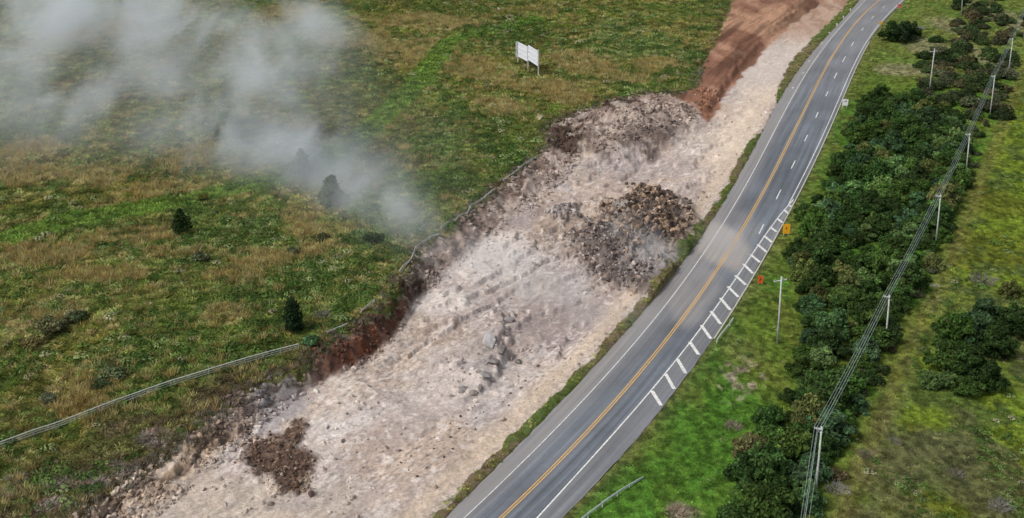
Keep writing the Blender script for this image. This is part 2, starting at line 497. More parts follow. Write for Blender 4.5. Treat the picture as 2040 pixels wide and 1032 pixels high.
    # heaps
    for k, c, w in (('upper', C(.33, .27, .245), .75), ('grey', C(.130, .110, .105), .92), ('brown', C(.090, .066, .052), .95), ('small', C(.33, .30, .295), .7), ('soil', C(.130, .080, .054), .92)):
        ht = heap_t(X, Y, k)
        if k == 'soil':
            ht = ht * sstep(.36, .50, fbm(X * .35, Y * .3, 57, 3) + ht * .3)
        mix(c, sstep(0.02, .55, ht) * w)
        mix(DARKB, sstep(0.08, .4, ht) * sstep(.50, .60, fbm(X * 1.3, Y * 1.0, 190, 3)) * (.35 if k == 'upper' else .7))
    # bedding lines through the upper rubble, a dark streak between the heaps and dust over the grey heap
    hu = sstep(.0, .35, heap_t(X, Y, 'upper'))
    mix(C(.12, .095, .085), hu * sstep(.58, .68, ridged(X * .12 + 3, Y * .22, 184, 4)) * .7)
    mix(C(.14, .125, .13), B(1285, 455, 26, 80, warp=.5, seed=58) * sstep(.42, .56, fbm(X * .8, Y * .5, 186, 3)) * .7)
    mix(C(.34, .325, .33), np.maximum(B(1290, 520, 55, 46, warp=.6, seed=59), B(1240, 440, 22, 40, warp=.6, seed=59)) * .75)
    # the cut face: earth, red in the middle, stony elsewhere
    f = sstep(.04, .30, t)
    n = fbm(X * .5, Y * .5, 194, 4)
    fc = C(.29, .225, .19)[None] * np.ones((len(X), 1))
    redp = np.maximum(blob(X, Y, 690, 695, 120, 62, .3, 68, 1.5), blob(X, Y, 775, 645, 48, 52, .3, 68, 1.5))[:, None]
    fc = fc * (1 - redp) + RED_[None] * redp
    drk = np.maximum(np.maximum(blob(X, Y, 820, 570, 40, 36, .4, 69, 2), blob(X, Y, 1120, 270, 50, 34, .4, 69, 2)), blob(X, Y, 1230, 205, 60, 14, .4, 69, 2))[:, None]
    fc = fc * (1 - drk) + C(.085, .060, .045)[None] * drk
    low = blob(X, Y, 330, 960, 260, 110, .3, 65, 1)[:, None]
    fc = fc * (1 - low) + (C(.55, .455, .375)[None] * (1 - sstep(.42, .58, s1)[:, None]) + C(.44, .335, .24)[None] * sstep(.42, .58, s1)[:, None]) * low
    gy = blob(X, Y, 555, 795, 62, 50, .3, 65, 1)[:, None]
    fc = fc * (1 - gy) + C(.29, .28, .29)[None] * gy
    # broken ledges run along the edge
    ldg = sstep(.72, .86, ridged(X * .08 + Y * .05, dT * .55 + fbm(X * .2, Y * .2, 297, 2) * 1.5, 298, 3))
    deb = (sstep(185, 205, Y) * sstep(1.0, .45, t + (n - .5) * .8))[:, None] * (1 - drk)
    fc = fc * (1 - deb) + (C(.40, .325, .29)[None] * (.75 + .5 * fbm(X * .8, Y * .6, 310, 3))[:, None]) * deb
    upz = red_zone(X, Y)[:, None]
    q = sstep(.42, .6, fbm(X * .12, Y * .05, 197, 3))[:, None]
    fl = C(.20, .105, .072)[None] * (1 - q) + C(.33, .20, .135)[None] * q
    gs = fbm(dB * .55, Y * .03, 330, 4)
    fl = fl * (.62 + .76 * sstep(.3, .7, gs))[:, None]
    dk3 = (sstep(395, 420, Y) * .35)[:, None]
    fl = fl * (1 - dk3) + C(.15, .085, .062)[None] * dk3
    fl = fl * (1 + .35 * (fbm(X * .5, Y * .25, 199, 3)[:, None] - .5))
    fc = fc * (1 - upz) + fl * upz
    v = (sstep(.52, .66, n) * .5)[:, None]
    fc = fc * (1 - v * (1 - upz)) + (DARKB * 1.5)[None] * v * (1 - upz)
    v = (ldg * .75)[:, None] * (1 - upz) * (1 - redp * .6)
    fc = fc * (1 - v) + (DARKB * 1.3)[None] * v
    v = (sstep(.52, .66, 1 - n) * .7)[:, None] * (1 - upz) * (1 - redp * .8)
    fc = fc * (1 - v) + C(.50, .44, .40)[None] * v
    f = np.maximum(f, upz[:, 0])
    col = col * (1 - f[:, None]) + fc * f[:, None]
    return col * C(1.04, 1.0, .955)[None] * (0.68 + 0.42 * fbm(X * 1.6, Y * 1.3, 199, 3))[:, None]


# lines the colours refer to (pole feet and fence foot)
POLE_PX = [(1538, 1480), (1625, 985), (1764, 688), (1865, 483), (1925, 342), (1972, 232), (2009, 146), (2040, 77), (2066, 20), (2090, -28)]
POLES_G = [tuple(float(v) for v in unproj(a, b, 0)) for a, b in POLE_PX]
FENCE_PX = [(-60, 915), (0, 893), (60, 872), (130, 847), (220, 812), (320, 777), (420, 745), (510, 718), (595, 697)]
FENCE_G = path_at(FENCE_PX, zf_of)


# ------------------------------------------------------------------ scene helpers
def tag(o, label=None, cat=None, group=None, kind=None):
    if label: o['label'] = label
    if cat: o['category'] = cat
    if group: o['group'] = group
    if kind: o['kind'] = kind
    return o


def link(name, me, mat=None, parent=None, loc=None):
    o = bpy.data.objects.new(name, me)
    COL.objects.link(o)
    if mat is not None and not me.materials:
        me.materials.append(mat)
    if parent is not None:
        o.parent = parent
    if loc is not None:
        o.location = loc
    return o


def empty(name, loc, rz=0.0):
    o = bpy.data.objects.new(name, None)
    COL.objects.link(o)
    o.empty_display_size = .3
    o.location = loc
    o.rotation_euler = (0, 0, rz)
    return o


def np_mesh(name, V, F, smooth=False, attrs=None):
    """V (n,3); F (m,k) all the same k"""
    V = np.asarray(V, np.float32); F = np.asarray(F, np.int32)
    me = bpy.data.meshes.new(name)
    me.vertices.add(len(V)); me.vertices.foreach_set('co', V.ravel())
    k = F.shape[1]
    me.loops.add(F.size); me.loops.foreach_set('vertex_index', F.ravel())
    me.polygons.add(len(F))
    me.polygons.foreach_set('loop_start', np.arange(0, F.size, k, dtype=np.int32))
    me.polygons.foreach_set('loop_total', np.full(len(F), k, np.int32))
    me.polygons.foreach_set('use_smooth', np.full(len(F), smooth))
    me.update(calc_edges=True)
    for an, (dom, typ, data) in (attrs or {}).items():
        a = me.attributes.new(an, typ, dom)
        key = 'color' if typ == 'FLOAT_COLOR' else ('vector' if typ == 'FLOAT_VECTOR' else 'value')
        a.data.foreach_set(key, np.asarray(data, np.float32).ravel())
    me.validate()
    return me


class MB:
    """collects boxes, bars and tubes into one mesh"""
    def __init__(s):
        s.v = []; s.f = []

    def add(s, V, F):
        o = len(s.v)
        s.v += [tuple(p) for p in V]
        s.f += [tuple(i + o for i in f) for f in F]

    def box(s, c, size, rz=0.0, M=None):
        x, y, z = (d / 2 for d in size)
        V = [Vector((sx * x, sy * y, sz * z)) for sx in (-1, 1) for sy in (-1, 1) for sz in (-1, 1)]
        R = M if M is not None else Matrix.Rotation(rz, 3, 'Z')
        V = [R @ p + Vector(c) for p in V]
        s.add(V, [(0, 1, 3, 2), (4, 6, 7, 5), (0, 4, 5, 1), (2, 3, 7, 6), (0, 2, 6, 4), (1, 5, 7, 3)])

    def tube(s, pts, radii, n=6, cap=True):
        pts = [Vector(p) for p in pts]
        rings = []
        for i, p in enumerate(pts):
            d = (pts[min(i + 1, len(pts) - 1)] - pts[max(i - 1, 0)]).normalized()
            a = d.orthogonal().normalized() if abs(d.z) > .9 else d.cross(Vector((0, 0, 1))).normalized()
            b = d.cross(a)
            r = radii[i] if hasattr(radii, '__len__') else radii
            rings.append([p + (a * math.cos(2 * math.pi * k / n) + b * math.sin(2 * math.pi * k / n)) * r for k in range(n)])
        V = [q for R in rings for q in R]
        F = []
        for i in range(len(pts) - 1):
            for k in range(n):
                F.append((i * n + k, i * n + (k + 1) % n, (i + 1) * n + (k + 1) % n, (i + 1) * n + k))
        if cap:
            F.append(tuple(range(n - 1, -1, -1))); F.append(tuple((len(pts) - 1) * n + k for k in range(n)))
        s.add(V, F)

    def mesh(s, name, smooth=False):
        me = bpy.data.meshes.new(name)
        me.from_pydata([tuple(v) for v in s.v], [], s.f)
        if smooth:
            me.polygons.foreach_set('use_smooth', [True] * len(me.polygons))
        me.update()
        return me

    def build(s, name, mat, parent=None, loc=None, smooth=False):
        return link(name, s.mesh(name, smooth), mat, parent, loc)


# ------------------------------------------------------------------ materials
def new_mat(name, rough=.9):
    m = bpy.data.materials.new(name)
    m.use_nodes = True
    nt = m.node_tree
    b = nt.nodes['Principled BSDF']
    b.inputs['Roughness'].default_value = rough
    b.inputs['Specular IOR Level'].default_value = .25
    return m, nt, b


def N(nt, typ, **kw):
    n = nt.nodes.new(typ)
    for k, v in kw.items():
        if k in n.inputs.keys():
            n.inputs[k].default_value = v
        else:
            setattr(n, k, v)
    return n


def noise_val(nt, coord, scale, detail=4, rough=.6):
    n = N(nt, 'ShaderNodeTexNoise')
    n.inputs['Scale'].default_value = scale; n.inputs['Detail'].default_value = detail; n.inputs['Roughness'].default_value = rough
    nt.links.new(coord, n.inputs['Vector'])
    return n.outputs['Fac']


def ramp(nt, fac, a, b, lo, hi):
    r = N(nt, 'ShaderNodeMapRange')
    r.inputs[1].default_value = a; r.inputs[2].default_value = b; r.inputs[3].default_value = lo; r.inputs[4].default_value = hi
    nt.links.new(fac, r.inputs[0])
    return r.outputs[0]


def mul_col(nt, col, fac):
    m = N(nt, 'ShaderNodeVectorMath', operation='SCALE')
    nt.links.new(col, m.inputs[0]); nt.links.new(fac, m.inputs['Scale'])
    return m.outputs[0]


def ground_material(name, scale, lo, hi, bump, bdist):
    m, nt, b = new_mat(name, 1.0)
    b.inputs['Specular IOR Level'].default_value = .08
    at = N(nt, 'ShaderNodeAttribute', attribute_name='col')
    tc = N(nt, 'ShaderNodeTexCoord')
    f1 = noise_val(nt, tc.outputs['Object'], scale, 5, .7)
    f2 = noise_val(nt, tc.outputs['Object'], scale * 4.3, 3, .6)
    mm = N(nt, 'ShaderNodeMath', operation='MULTIPLY')
    nt.links.new(ramp(nt, f1, .3, .7, lo, hi), mm.inputs[0]); nt.links.new(ramp(nt, f2, .3, .7, lo, hi), mm.inputs[1])
    nt.links.new(mul_col(nt, at.outputs['Color'], mm.outputs[0]), b.inputs['Base Color'])
    ad = N(nt, 'ShaderNodeMath', operation='ADD')
    nt.links.new(f1, ad.inputs[0]); nt.links.new(f2, ad.inputs[1])
    bp = N(nt, 'ShaderNodeBump', Strength=bump, Distance=bdist)
    nt.links.new(ad.outputs[0], bp.inputs['Height'])
    nt.links.new(bp.outputs[0], b.inputs['Normal'])
    return m


M_GRASSG = ground_material('grass_ground', 1.3, .70, 1.30, .8, .25)
M_ROCKG = ground_material('broken_rock_ground', 2.2, .70, 1.30, .55, .16)


def flat_mat(name, col, rough=.8, var=.25, scale=3.0, metal=0.0):
    m, nt, b = new_mat(name, rough)
    tc = N(nt, 'ShaderNodeTexCoord')
    f = noise_val(nt, tc.outputs['Object'], scale, 4, .6)
    rgb = N(nt, 'ShaderNodeRGB'); rgb.outputs[0].default_value = (*col, 1)
    nt.links.new(mul_col(nt, rgb.outputs[0], ramp(nt, f, .3, .7, 1 - var, 1 + var)), b.inputs['Base Color'])
    b.inputs['Metallic'].default_value = metal
    return m


M_CONC = flat_mat('pole_concrete', (.48, .50, .48), .9, .2, 2.0)
M_WIRE = flat_mat('cable_aluminium', (.30, .37, .36), .6, .1)
M_WHITE = flat_mat('road_paint_white', (.62, .62, .60), .8, .38, 2.4)
M_YEL = flat_mat('road_paint_yellow', (.62, .37, .11), .8, .2, 3.0)
M_STEEL = flat_mat('galvanised_steel', (.66, .74, .71), .6, .15)
M_PANEL = flat_mat('sheet_metal_panel', (.62, .64, .69), .6, .06, 1.5)
M_SIGNW = flat_mat('sign_white', (.80, .80, .80), .6, .05)
M_SIGNO = flat_mat('sign_orange_yellow', (.80, .38, .02), .6, .12, 2.0)
M_SIGNR = flat_mat('sign_orange_red', (.62, .13, .03), .6, .2, 2.0)
M_SIGNP = flat_mat('sign_faded_red', (.50, .16, .15), .6, .3, 3.0)
M_BLACK = flat_mat('sign_black', (.03, .03, .03), .7, .1)
M_FENCE = flat_mat('weathered_fence', (.46, .47, .45), .9, .2, 1.5)
M_BARK = flat_mat('bark', (.12, .095, .07), 1.0, .3, 4.0)
M_DEAD = flat_mat('bleached_wood', (.42, .37, .31), 1.0, .25, 4.0)
M_KERB = flat_mat('kerb_concrete', (.42, .41, .36), .9, .15, 1.0)
M_CERAM = flat_mat('insulator_ceramic', (.30, .33, .34), .4, .05)


def rock_material(name, use_obj=False):
    m, nt, b = new_mat(name, 1.0)
    b.inputs['Specular IOR Level'].default_value = .1
    tc = N(nt, 'ShaderNodeTexCoord')
    f = noise_val(nt, tc.outputs['Object'], 2.6 if not use_obj else 1.4, 4, .6)
    if use_obj:
        oi = N(nt, 'ShaderNodeObjectInfo'); src = oi.outputs['Color']
    else:
        a = N(nt, 'ShaderNodeAttribute', attribute_name='col'); src = a.outputs['Color']
    nt.links.new(mul_col(nt, src, ramp(nt, f, .3, .7, .7, 1.3)), b.inputs['Base Color'])
    return m


M_ROCKS = rock_material('rubble_stone')
M_ROCKO = rock_material('single_stone', True)


def plant_material(name, mode):
    """mode 'inst': colour carried by each scattered plant; 'obj': colour of the tree times the leaf's own shade"""
    m, nt, b = new_mat(name, .9)
    b.inputs['Specular IOR Level'].default_value = .12
    if mode == 'inst':
        a = N(nt, 'ShaderNodeAttribute', attribute_name='tint', attribute_type='INSTANCER')
        col = a.outputs['Color']
    else:
        oi = N(nt, 'ShaderNodeObjectInfo')
        a = N(nt, 'ShaderNodeAttribute', attribute_name='tint')
        mx = N(nt, 'ShaderNodeVectorMath', operation='MULTIPLY')
        nt.links.new(oi.outputs['Color'], mx.inputs[0]); nt.links.new(a.outputs['Color'], mx.inputs[1])
        col = mx.outputs[0]
    nt.links.new(col, b.inputs['Base Color'])
    tr = N(nt, 'ShaderNodeBsdfTranslucent')
    nt.links.new(col, tr.inputs['Color'])
    ms = N(nt, 'ShaderNodeMixShader'); ms.inputs[0].default_value = .3
    nt.links.new(b.outputs[0], ms.inputs[1]); nt.links.new(tr.outputs[0], ms.inputs[2])
    out = nt.nodes['Material Output']
    nt.links.new(ms.outputs[0], out.inputs['Surface'])
    return m


M_TUFT = plant_material('grass_blades', 'inst')
M_LEAF = plant_material('tree_leaves', 'obj')

# asphalt: UV = (metres right of the yellow line, metres along)
m, nt, b = new_mat('asphalt', .56)
b.inputs['Specular IOR Level'].default_value = .5
uv = N(nt, 'ShaderNodeUVMap'); uv.uv_map = 'UVMap'
tc = N(nt, 'ShaderNodeTexCoord')
mp = N(nt, 'ShaderNodeMapping'); mp.inputs['Scale'].default_value = (1.0, .018, 1)
nt.links.new(uv.outputs[0], mp.inputs[0])
streak = noise_val(nt, mp.outputs[0], 1.35, 4, .6)
fine = noise_val(nt, tc.outputs['Object'], 1.1, 5, .7)
big = noise_val(nt, tc.outputs['Object'], .06, 3, .5)
dust = N(nt, 'ShaderNodeAttribute', attribute_name='dust')  # settled dust, plus the far road's grazing sheen painted into the same value
shade = N(nt, 'ShaderNodeMath', operation='MULTIPLY')
nt.links.new(ramp(nt, streak, .3, .7, .62, 1.42), shade.inputs[0]); nt.links.new(ramp(nt, fine, .3, .7, .90, 1.10), shade.inputs[1])
sh2 = N(nt, 'ShaderNodeMath', operation='MULTIPLY')
nt.links.new(shade.outputs[0], sh2.inputs[0]); nt.links.new(ramp(nt, big, .35, .65, .78, 1.20), sh2.inputs[1])
rgb = N(nt, 'ShaderNodeRGB'); rgb.outputs[0].default_value = (.116, .130, .150, 1)
base = mul_col(nt, rgb.outputs[0], sh2.outputs[0])
mixc = N(nt, 'ShaderNodeMix', data_type='RGBA')
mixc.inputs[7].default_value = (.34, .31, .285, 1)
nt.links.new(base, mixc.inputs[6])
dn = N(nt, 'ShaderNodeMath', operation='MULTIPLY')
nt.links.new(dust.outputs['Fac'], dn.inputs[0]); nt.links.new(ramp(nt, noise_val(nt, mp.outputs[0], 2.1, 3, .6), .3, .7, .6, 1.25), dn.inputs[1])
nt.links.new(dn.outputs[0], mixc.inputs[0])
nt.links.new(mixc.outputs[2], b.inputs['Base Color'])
M_ASPH = m

# ------------------------------------------------------------------ ground sheets
YB = 1.0 / np.linspace(1 / 104.0, 1 / 470.0, 600)
YS = np.concatenate([np.array([-150., -40, 20, 50, 70, 85, 95]), YB, np.array([500., 560, 660, 850, 1200, 2000, 4000])])
S1 = np.linspace(-.575, .575, 980)
SS = np.concatenate([np.array([-6., -3, -1.8, -1.2, -.9, -.75, -.65, -.6]), S1, np.array([.6, .65, .75, .9, 1.2, 1.8, 3, 6.])])
YY, S_ = np.meshgrid(YS, SS, indexing='ij')
XX = S_ * np.maximum(YY, 104.0)
nr, nc = YY.shape
gx, gy = XX.ravel(), YY.ravel()
gz, gt, ginTop, ginToe, gdT, gdB, gfloor = terrain(gx, gy)
zone = (gt, ginTop, ginToe, gdT, gdB)
# which ground is bare: inside the top edge, left of the grass verge
XLg = LSH(gy)
vergew = np.interp(gy, [100, 180, 262, 275, 292, 305, 340, 420], [1.7, 1.6, 1.7, .0, .0, 2.4, 4.0, 3.6])
vergew = vergew + (fbm(gx * .4, gy * .22, 201, 4) - .5) * 3.0
bare = ginTop & (gx < XLg - vergew)
edge_n = (fbm(gx * .5, gy * .5, 205, 3) - .5)
bare &= ~((gdT < .9 + 2.2 * edge_n) & (gt > .5))
barew = bare.astype(float)
gc = grass_colour(gx, gy, zone)
# verge between the floor and the asphalt: olive grass, brown in the distance
vg = ginTop & (gx >= XLg - vergew) & (gx < XLg + .2)
vcol = C(.150, .135, .062)[None] * (1 - sstep(.45, .6, fbm(gx * .6, gy * .5, 207, 3)))[:, None] + C(.16, .12, .08)[None] * sstep(.45, .6, fbm(gx * .6, gy * .5, 207, 3))[:, None]
gw = (sstep(.48, .6, fbm(gx * .06, gy * .05, 209, 3)) * sstep(330, 300, gy) + sstep(352, 372, gy) + np.exp(-((gy - 258) / 9) ** 2))[:, None]
gw = np.clip(gw, 0, 1)
vcol = vcol * (1 - gw * .8) + C(.075, .125, .028)[None] * gw * .8
gc = np.where(vg[:, None], vcol * (.8 + .4 * fbm(gx * 2, gy * 2, 211, 2))[:, None], gc)
rc = rock_colour(gx, gy, zone)
col = np.where(bare[:, None], rc, gc)
idx = np.arange(nr * nc).reshape(nr, nc)
quads = np.stack([idx[:-1, :-1], idx[:-1, 1:], idx[1:, 1:], idx[1:, :-1]], -1).reshape(-1, 4)
qb = barew[quads].mean(1) > .5
qt = gt[quads].mean(1)
qy = gy[quads].mean(1)
V = np.stack([gx, gy, gz], -1)


def sheet(name, mask, mat):
    q = quads[mask]
    u, inv = np.unique(q, return_inverse=True)
    c4 = np.concatenate([col[u], np.ones((len(u), 1))], 1)
    me = np_mesh(name, V[u], inv.reshape(-1, 4), True, {'col': ('POINT', 'FLOAT_COLOR', c4)})
    return tag(link(name, me, mat), kind='structure')


sheet('field', ~qb, M_GRASSG)
qr = red_zone(gx, gy)[quads].mean(1) > .5
sheet('earth_bank', qb & (qt > .08) & ~qr, M_ROCKG)
sheet('red_earth_embankment', qb & qr, M_ROCKG)
sheet('excavated_ground', qb & (qt <= .08) & ~qr, M_ROCKG)

# ------------------------------------------------------------------ road
RY = np.concatenate([np.linspace(-20, 100, 25)[:-1], np.linspace(100, 460, 260), np.linspace(460, 700, 30)[1:]])
MERGE = float(unproj(1583, 396)[1])


def strip(name, fa, fb, n, z, mat, dust_sheen_fun=None, ys=RY, parent=None, zside=None):
    xa, xb = fa(ys), fb(ys)
    k = np.linspace(0, 1, n)
    X = xa[:, None] * (1 - k) + xb[:, None] * k
    Y = np.repeat(ys[:, None], n, 1)
    Z = np.full_like(X, z)
    rows = [X, Y, Z]
    if zside is not None:      # a skirt down at both edges so the sheet has thickness
        X = np.concatenate([X[:, :1], X, X[:, -1:]], 1); Y = np.concatenate([Y[:, :1], Y, Y[:, -1:]], 1)
        Z = np.concatenate([np.full((len(ys), 1), zside), Z, np.full((len(ys), 1), zside)], 1); n += 2
    i = np.arange(len(ys) * n).reshape(len(ys), n)
    F = np.stack([i[:-1, :-1], i[:-1, 1:], i[1:, 1:], i[1:, :-1]], -1).reshape(-1, 4)
    Vv = np.stack([X, Y, Z], -1).reshape(-1, 3)
    at = {}
    if dust_sheen_fun is not None:
        at['dust'] = ('POINT', 'FLOAT', dust_sheen_fun(Vv[:, 0], Vv[:, 1]))  # carries dust and the painted sheen together
    me = np_mesh(name, Vv, F, False, at)
    uvl = me.uv_layers.new(name='UVMap')
    lat = Vv[:, 0] - YEL(Vv[:, 1]); lon = Vv[:, 1] * 1.12
    uvs = np.stack([lat, lon], -1)[F.ravel()]
    uvl.data.foreach_set('uv', uvs.astype(np.float32).ravel())
    return link(name, me, mat, parent)


def road_dust_sheen(X, Y):
    d = np.zeros(len(X))
    for (px, py, rx, ry, k) in ((1430, 478, 58, 66, 1.1), (1350, 590, 55, 60, .55), (1385, 545, 60, 60, .45), (1475, 440, 40, 40, .3)):
        d = np.maximum(d, k * blob(X, Y, px, py, rx, ry, .5, 79, 0))
    edge = np.clip(1 - (X - LSH(Y)) / 1.9, 0, 1)
    d = np.maximum(d, edge * .42)
    d = np.maximum(d, .30 * np.exp(-((X - LED(Y)) / 1.6) ** 2))
    d = np.maximum(d, .34 * np.clip(1 - (X - LED(Y)) / 4.5, 0, 1) * np.exp(-((Y - 175) / 35) ** 2))
    d = np.maximum(d, .14 * np.exp(-((X - YEL(Y)) / .9) ** 2))
    d = np.maximum(d, .34 * sstep(240, 420, Y))  # grazing-angle sheen painted in as a paler colour towards the far end
    return np.clip(d, 0, 1)


road = strip('road', LED, lambda Y: np.where(Y < MERGE, RLN(Y), RED(Y)), 24, .02, M_ASPH, road_dust_sheen)
tag(road, kind='structure')
LSo = lambda Y: LSH(Y) + (fbm(np.full(np.shape(Y), 3.), np.asarray(Y, float) * .8, 220, 3) - .5) * .5
RSo = lambda Y: RED(Y) + (fbm(np.full(np.shape(Y), 9.), np.asarray(Y, float) * .8, 221, 3) - .5) * .35
s = strip('road_shoulder', LSo, LED, 6, .02, M_ASPH, lambda X, Y: np.maximum(road_dust_sheen(X, Y), .58), zside=-.3)
tag(s, kind='structure')
s = strip('road_shoulder', RLN, RSo, 6, .02, M_ASPH, lambda X, Y: .22 + 0 * X, ys=RY[RY < MERGE], zside=-.3)
tag(s, kind='structure')
wl_ = .22


def line_part(name, f, w, mat, ys, off=0.0, z=.032):
    return strip(name, lambda Y: f(Y) + off - w / 2, lambda Y: f(Y) + off + w / 2, 2, z, mat, ys=ys, parent=road)


ysv = np.linspace(60, 520, 320)
line_part('edge_line', LED, .15, M_WHITE, ysv, .05)
line_part('centre_line', YEL, .17, M_YEL, ysv, -.2)
line_part('centre_line', YEL, .17, M_YEL, ysv, .2)
line_part('lane_line', RLN, .24, M_WHITE, ysv[ysv < MERGE])
line_part('edge_line', RED, .20, M_WHITE, ysv[ysv > MERGE - 4], -.75)
for (x1, y1, x2, y2) in ((1521, 447, 1512, 466), (1555, 378, 1546, 397), (1583, 320, 1576, 336), (1608, 269, 1602, 282), (1630, 224, 1625, 235), (1650, 182, 1645, 192), (1667, 145, 1661, 156),
                         (1684, 112, 1679, 124), (1700, 84, 1696, 92), (1720, 56, 1715, 61), (1741, 32, 1736, 37), (1761, 12, 1757, 16)):
    ya, yb = float(unproj(x1, y1)[1]), float(unproj(x2, y2)[1])
    line_part('lane_dash', DSH, .24, M_WHITE, np.linspace(yb, ya, 4))
# hatch bars of the painted taper
BARS = [(1572, 409, 1577, 412), (1563, 419, 1571, 426), (1549, 436, 1559, 444), (1535, 453, 1547, 462), (1522, 470, 1538, 483), (1509, 487, 1528, 503), (1495, 507, 1514, 523), (1481, 526, 1500, 545),
        (1465, 549, 1486, 568), (1450, 571, 1471, 592), (1435, 594, 1455, 618), (1416, 620, 1436, 646), (1397, 648, 1416, 675), (1377, 678, 1395, 704), (1349, 715, 1366, 744), (1326, 745, 1343, 775), (1299, 779, 1317, 808)]
BARS[13:14] = [(1374, 681, 1392, 707)]
for (x1, y1, x2, y2) in BARS:
    a = Vector((*map(float, unproj(x1, y1)), 0)); b2 = Vector((*map(float, unproj(x2, y2)), 0))
    d = (b2 - a).normalized(); pn = Vector((-d.y, d.x, 0)) * .27
    mb = MB()
    zz = Vector((0, 0, .036))
    mb.add([a - pn + zz, b2 - pn + zz, b2 + pn + zz, a + pn + zz], [(0, 1, 2, 3)])
    mb.build('hatch_bar', M_WHITE, road)
# low concrete kerb along the outside of the curve
ky = np.linspace(float(unproj(1428, 676)[1]), float(unproj(1728, 84)[1]), 140)
kx = RED(ky) + .25
KV, KF = [], []
for x, y in zip(kx, ky):
    KV += [(x - .14, y, -.2), (x - .14, y, .13), (x + .14, y, .13), (x + .14, y, -.2)]
for i in range(len(ky) - 1):
    for k in range(3):
        KF.append((i * 4 + k, i * 4 + k + 1, i * 4 + 5 + k, i * 4 + 4 + k))
kerb = link('kerb', np_mesh('kerb', KV, KF), M_KERB)
tag(kerb, kind='structure')

# ------------------------------------------------------------------ scattered ground plants and stones
def scatter_gn(name, P, tint, scale, proto, tilt=None, kind='stuff'):
    me = bpy.data.meshes.new(name)
    me.vertices.add(len(P)); me.vertices.foreach_set('co', np.asarray(P, np.float32).ravel())
    a = me.attributes.new('tint', 'FLOAT_COLOR', 'POINT'); a.data.foreach_set('color', np.concatenate([tint, np.ones((len(P), 1))], 1).astype(np.float32).ravel())
    a = me.attributes.new('size', 'FLOAT_VECTOR', 'POINT'); a.data.foreach_set('vector', np.asarray(scale, np.float32).ravel())
    rot = np.zeros((len(P), 3), np.float32); rot[:, 2] = RNG.random(len(P)) * 6.283
    if tilt:
        rot[:, :2] = (RNG.random((len(P), 2)) - .5) * 2 * tilt
    a = me.attributes.new('turn', 'FLOAT_VECTOR', 'POINT'); a.data.foreach_set('vector', rot.ravel())
    o = link(name, me)
    ng = bpy.data.node_groups.new(name, 'GeometryNodeTree')
    ng.interface.new_socket('Geometry', in_out='INPUT', socket_type='NodeSocketGeometry')
    ng.interface.new_socket('Geometry', in_out='OUTPUT', socket_type='NodeSocketGeometry')
    gi = ng.nodes.new('NodeGroupInput'); go = ng.nodes.new('NodeGroupOutput')
    ip = ng.nodes.new('GeometryNodeInstanceOnPoints')
    ob = ng.nodes.new('GeometryNodeObjectInfo'); ob.inputs['Object'].default_value = proto; ob.inputs['As Instance'].default_value = True
    sa = ng.nodes.new('GeometryNodeInputNamedAttribute'); sa.data_type = 'FLOAT_VECTOR'; sa.inputs['Name'].default_value = 'size'
    ra = ng.nodes.new('GeometryNodeInputNamedAttribute'); ra.data_type = 'FLOAT_VECTOR'; ra.inputs['Name'].default_value = 'turn'
    L = ng.links.new
    L(gi.outputs[0], ip.inputs['Points']); L(ob.outputs['Geometry'], ip.inputs['Instance'])
    L(ra.outputs[0], ip.inputs['Rotation']); L(sa.outputs[0], ip.inputs['Scale']); L(ip.outputs[0], go.inputs[0])
    md = o.modifiers.new('scatter', 'NODES'); md.node_group = ng
    tag(o, kind=kind)
    return o


def proto_obj(name, V, F, mat):
    me = np_mesh(name, V, F)
    me.materials.append(mat)
    return bpy.data.objects.new(name, me)


def blades(n, r, h, w, lean, seed):
    rg = np.random.default_rng(seed)
    V, F = [], []
    for i in range(n):
        a = rg.random() * 6.283; rr = r * math.sqrt(rg.random())
        p = np.array([rr * math.cos(a), rr * math.sin(a), -.05])
        b_ = rg.random() * 6.283
        sd = np.array([math.cos(b_), math.sin(b_), 0]) * w / 2
        la = a + rg.normal() * .6
        hh = h * (.6 + .6 * rg.random())
        tip = p + np.array([math.cos(la) * lean * hh, math.sin(la) * lean * hh, hh])
        o = len(V)
        V += [p - sd, p + sd, tip]; F.append((o, o + 1, o + 2))
    return V, F


def leaves_clump(n, r, h, w, seed):
    rg = np.random.default_rng(seed)
    V, F = [], []
    for i in range(n):
        a = rg.random() * 6.283; u = rg.random()
        p = np.array([r * math.cos(a) * math.sqrt(u), r * math.sin(a) * math.sqrt(u), h * (1 - u * .7) * (.5 + .5 * rg.random())])
        nrm = np.array([math.cos(a) * .7, math.sin(a) * .7, .9]) + rg.normal(size=3) * .35
        nrm /= np.linalg.norm(nrm)
        t1 = np.cross(nrm, rg.normal(size=3)); t1 /= np.linalg.norm(t1); t2 = np.cross(nrm, t1)
        o = len(V); ww = w * (.6 + .7 * rg.random())
        V += [p - t1 * ww, p - t2 * ww * .6, p + t1 * ww, p + t2 * ww * .6]; F.append((o, o + 1, o + 2, o + 3))
    return V, F


P_TUFT = proto_obj('grass_tuft', *blades(16, .36, .36, .16, 1.3, 1), M_TUFT)
P_TALL = proto_obj('tall_grass', *blades(20, .40, 1.0, .11, .45, 2), M_TUFT)
P_WEED = proto_obj('weed', *leaves_clump(26, .5, .55, .15, 3), M_TUFT)


def sample_ground(n, ylo, yhi, xf0, xf1, power=1.0):
    """random ground spots, denser close by"""
    u = RNG.random(n)
    e = 2 - power
    Y = (ylo ** e + u * (yhi ** e - ylo ** e)) ** (1 / e)
    S = xf0 + (xf1 - xf0) * RNG.random(n)
    return S * Y, Y


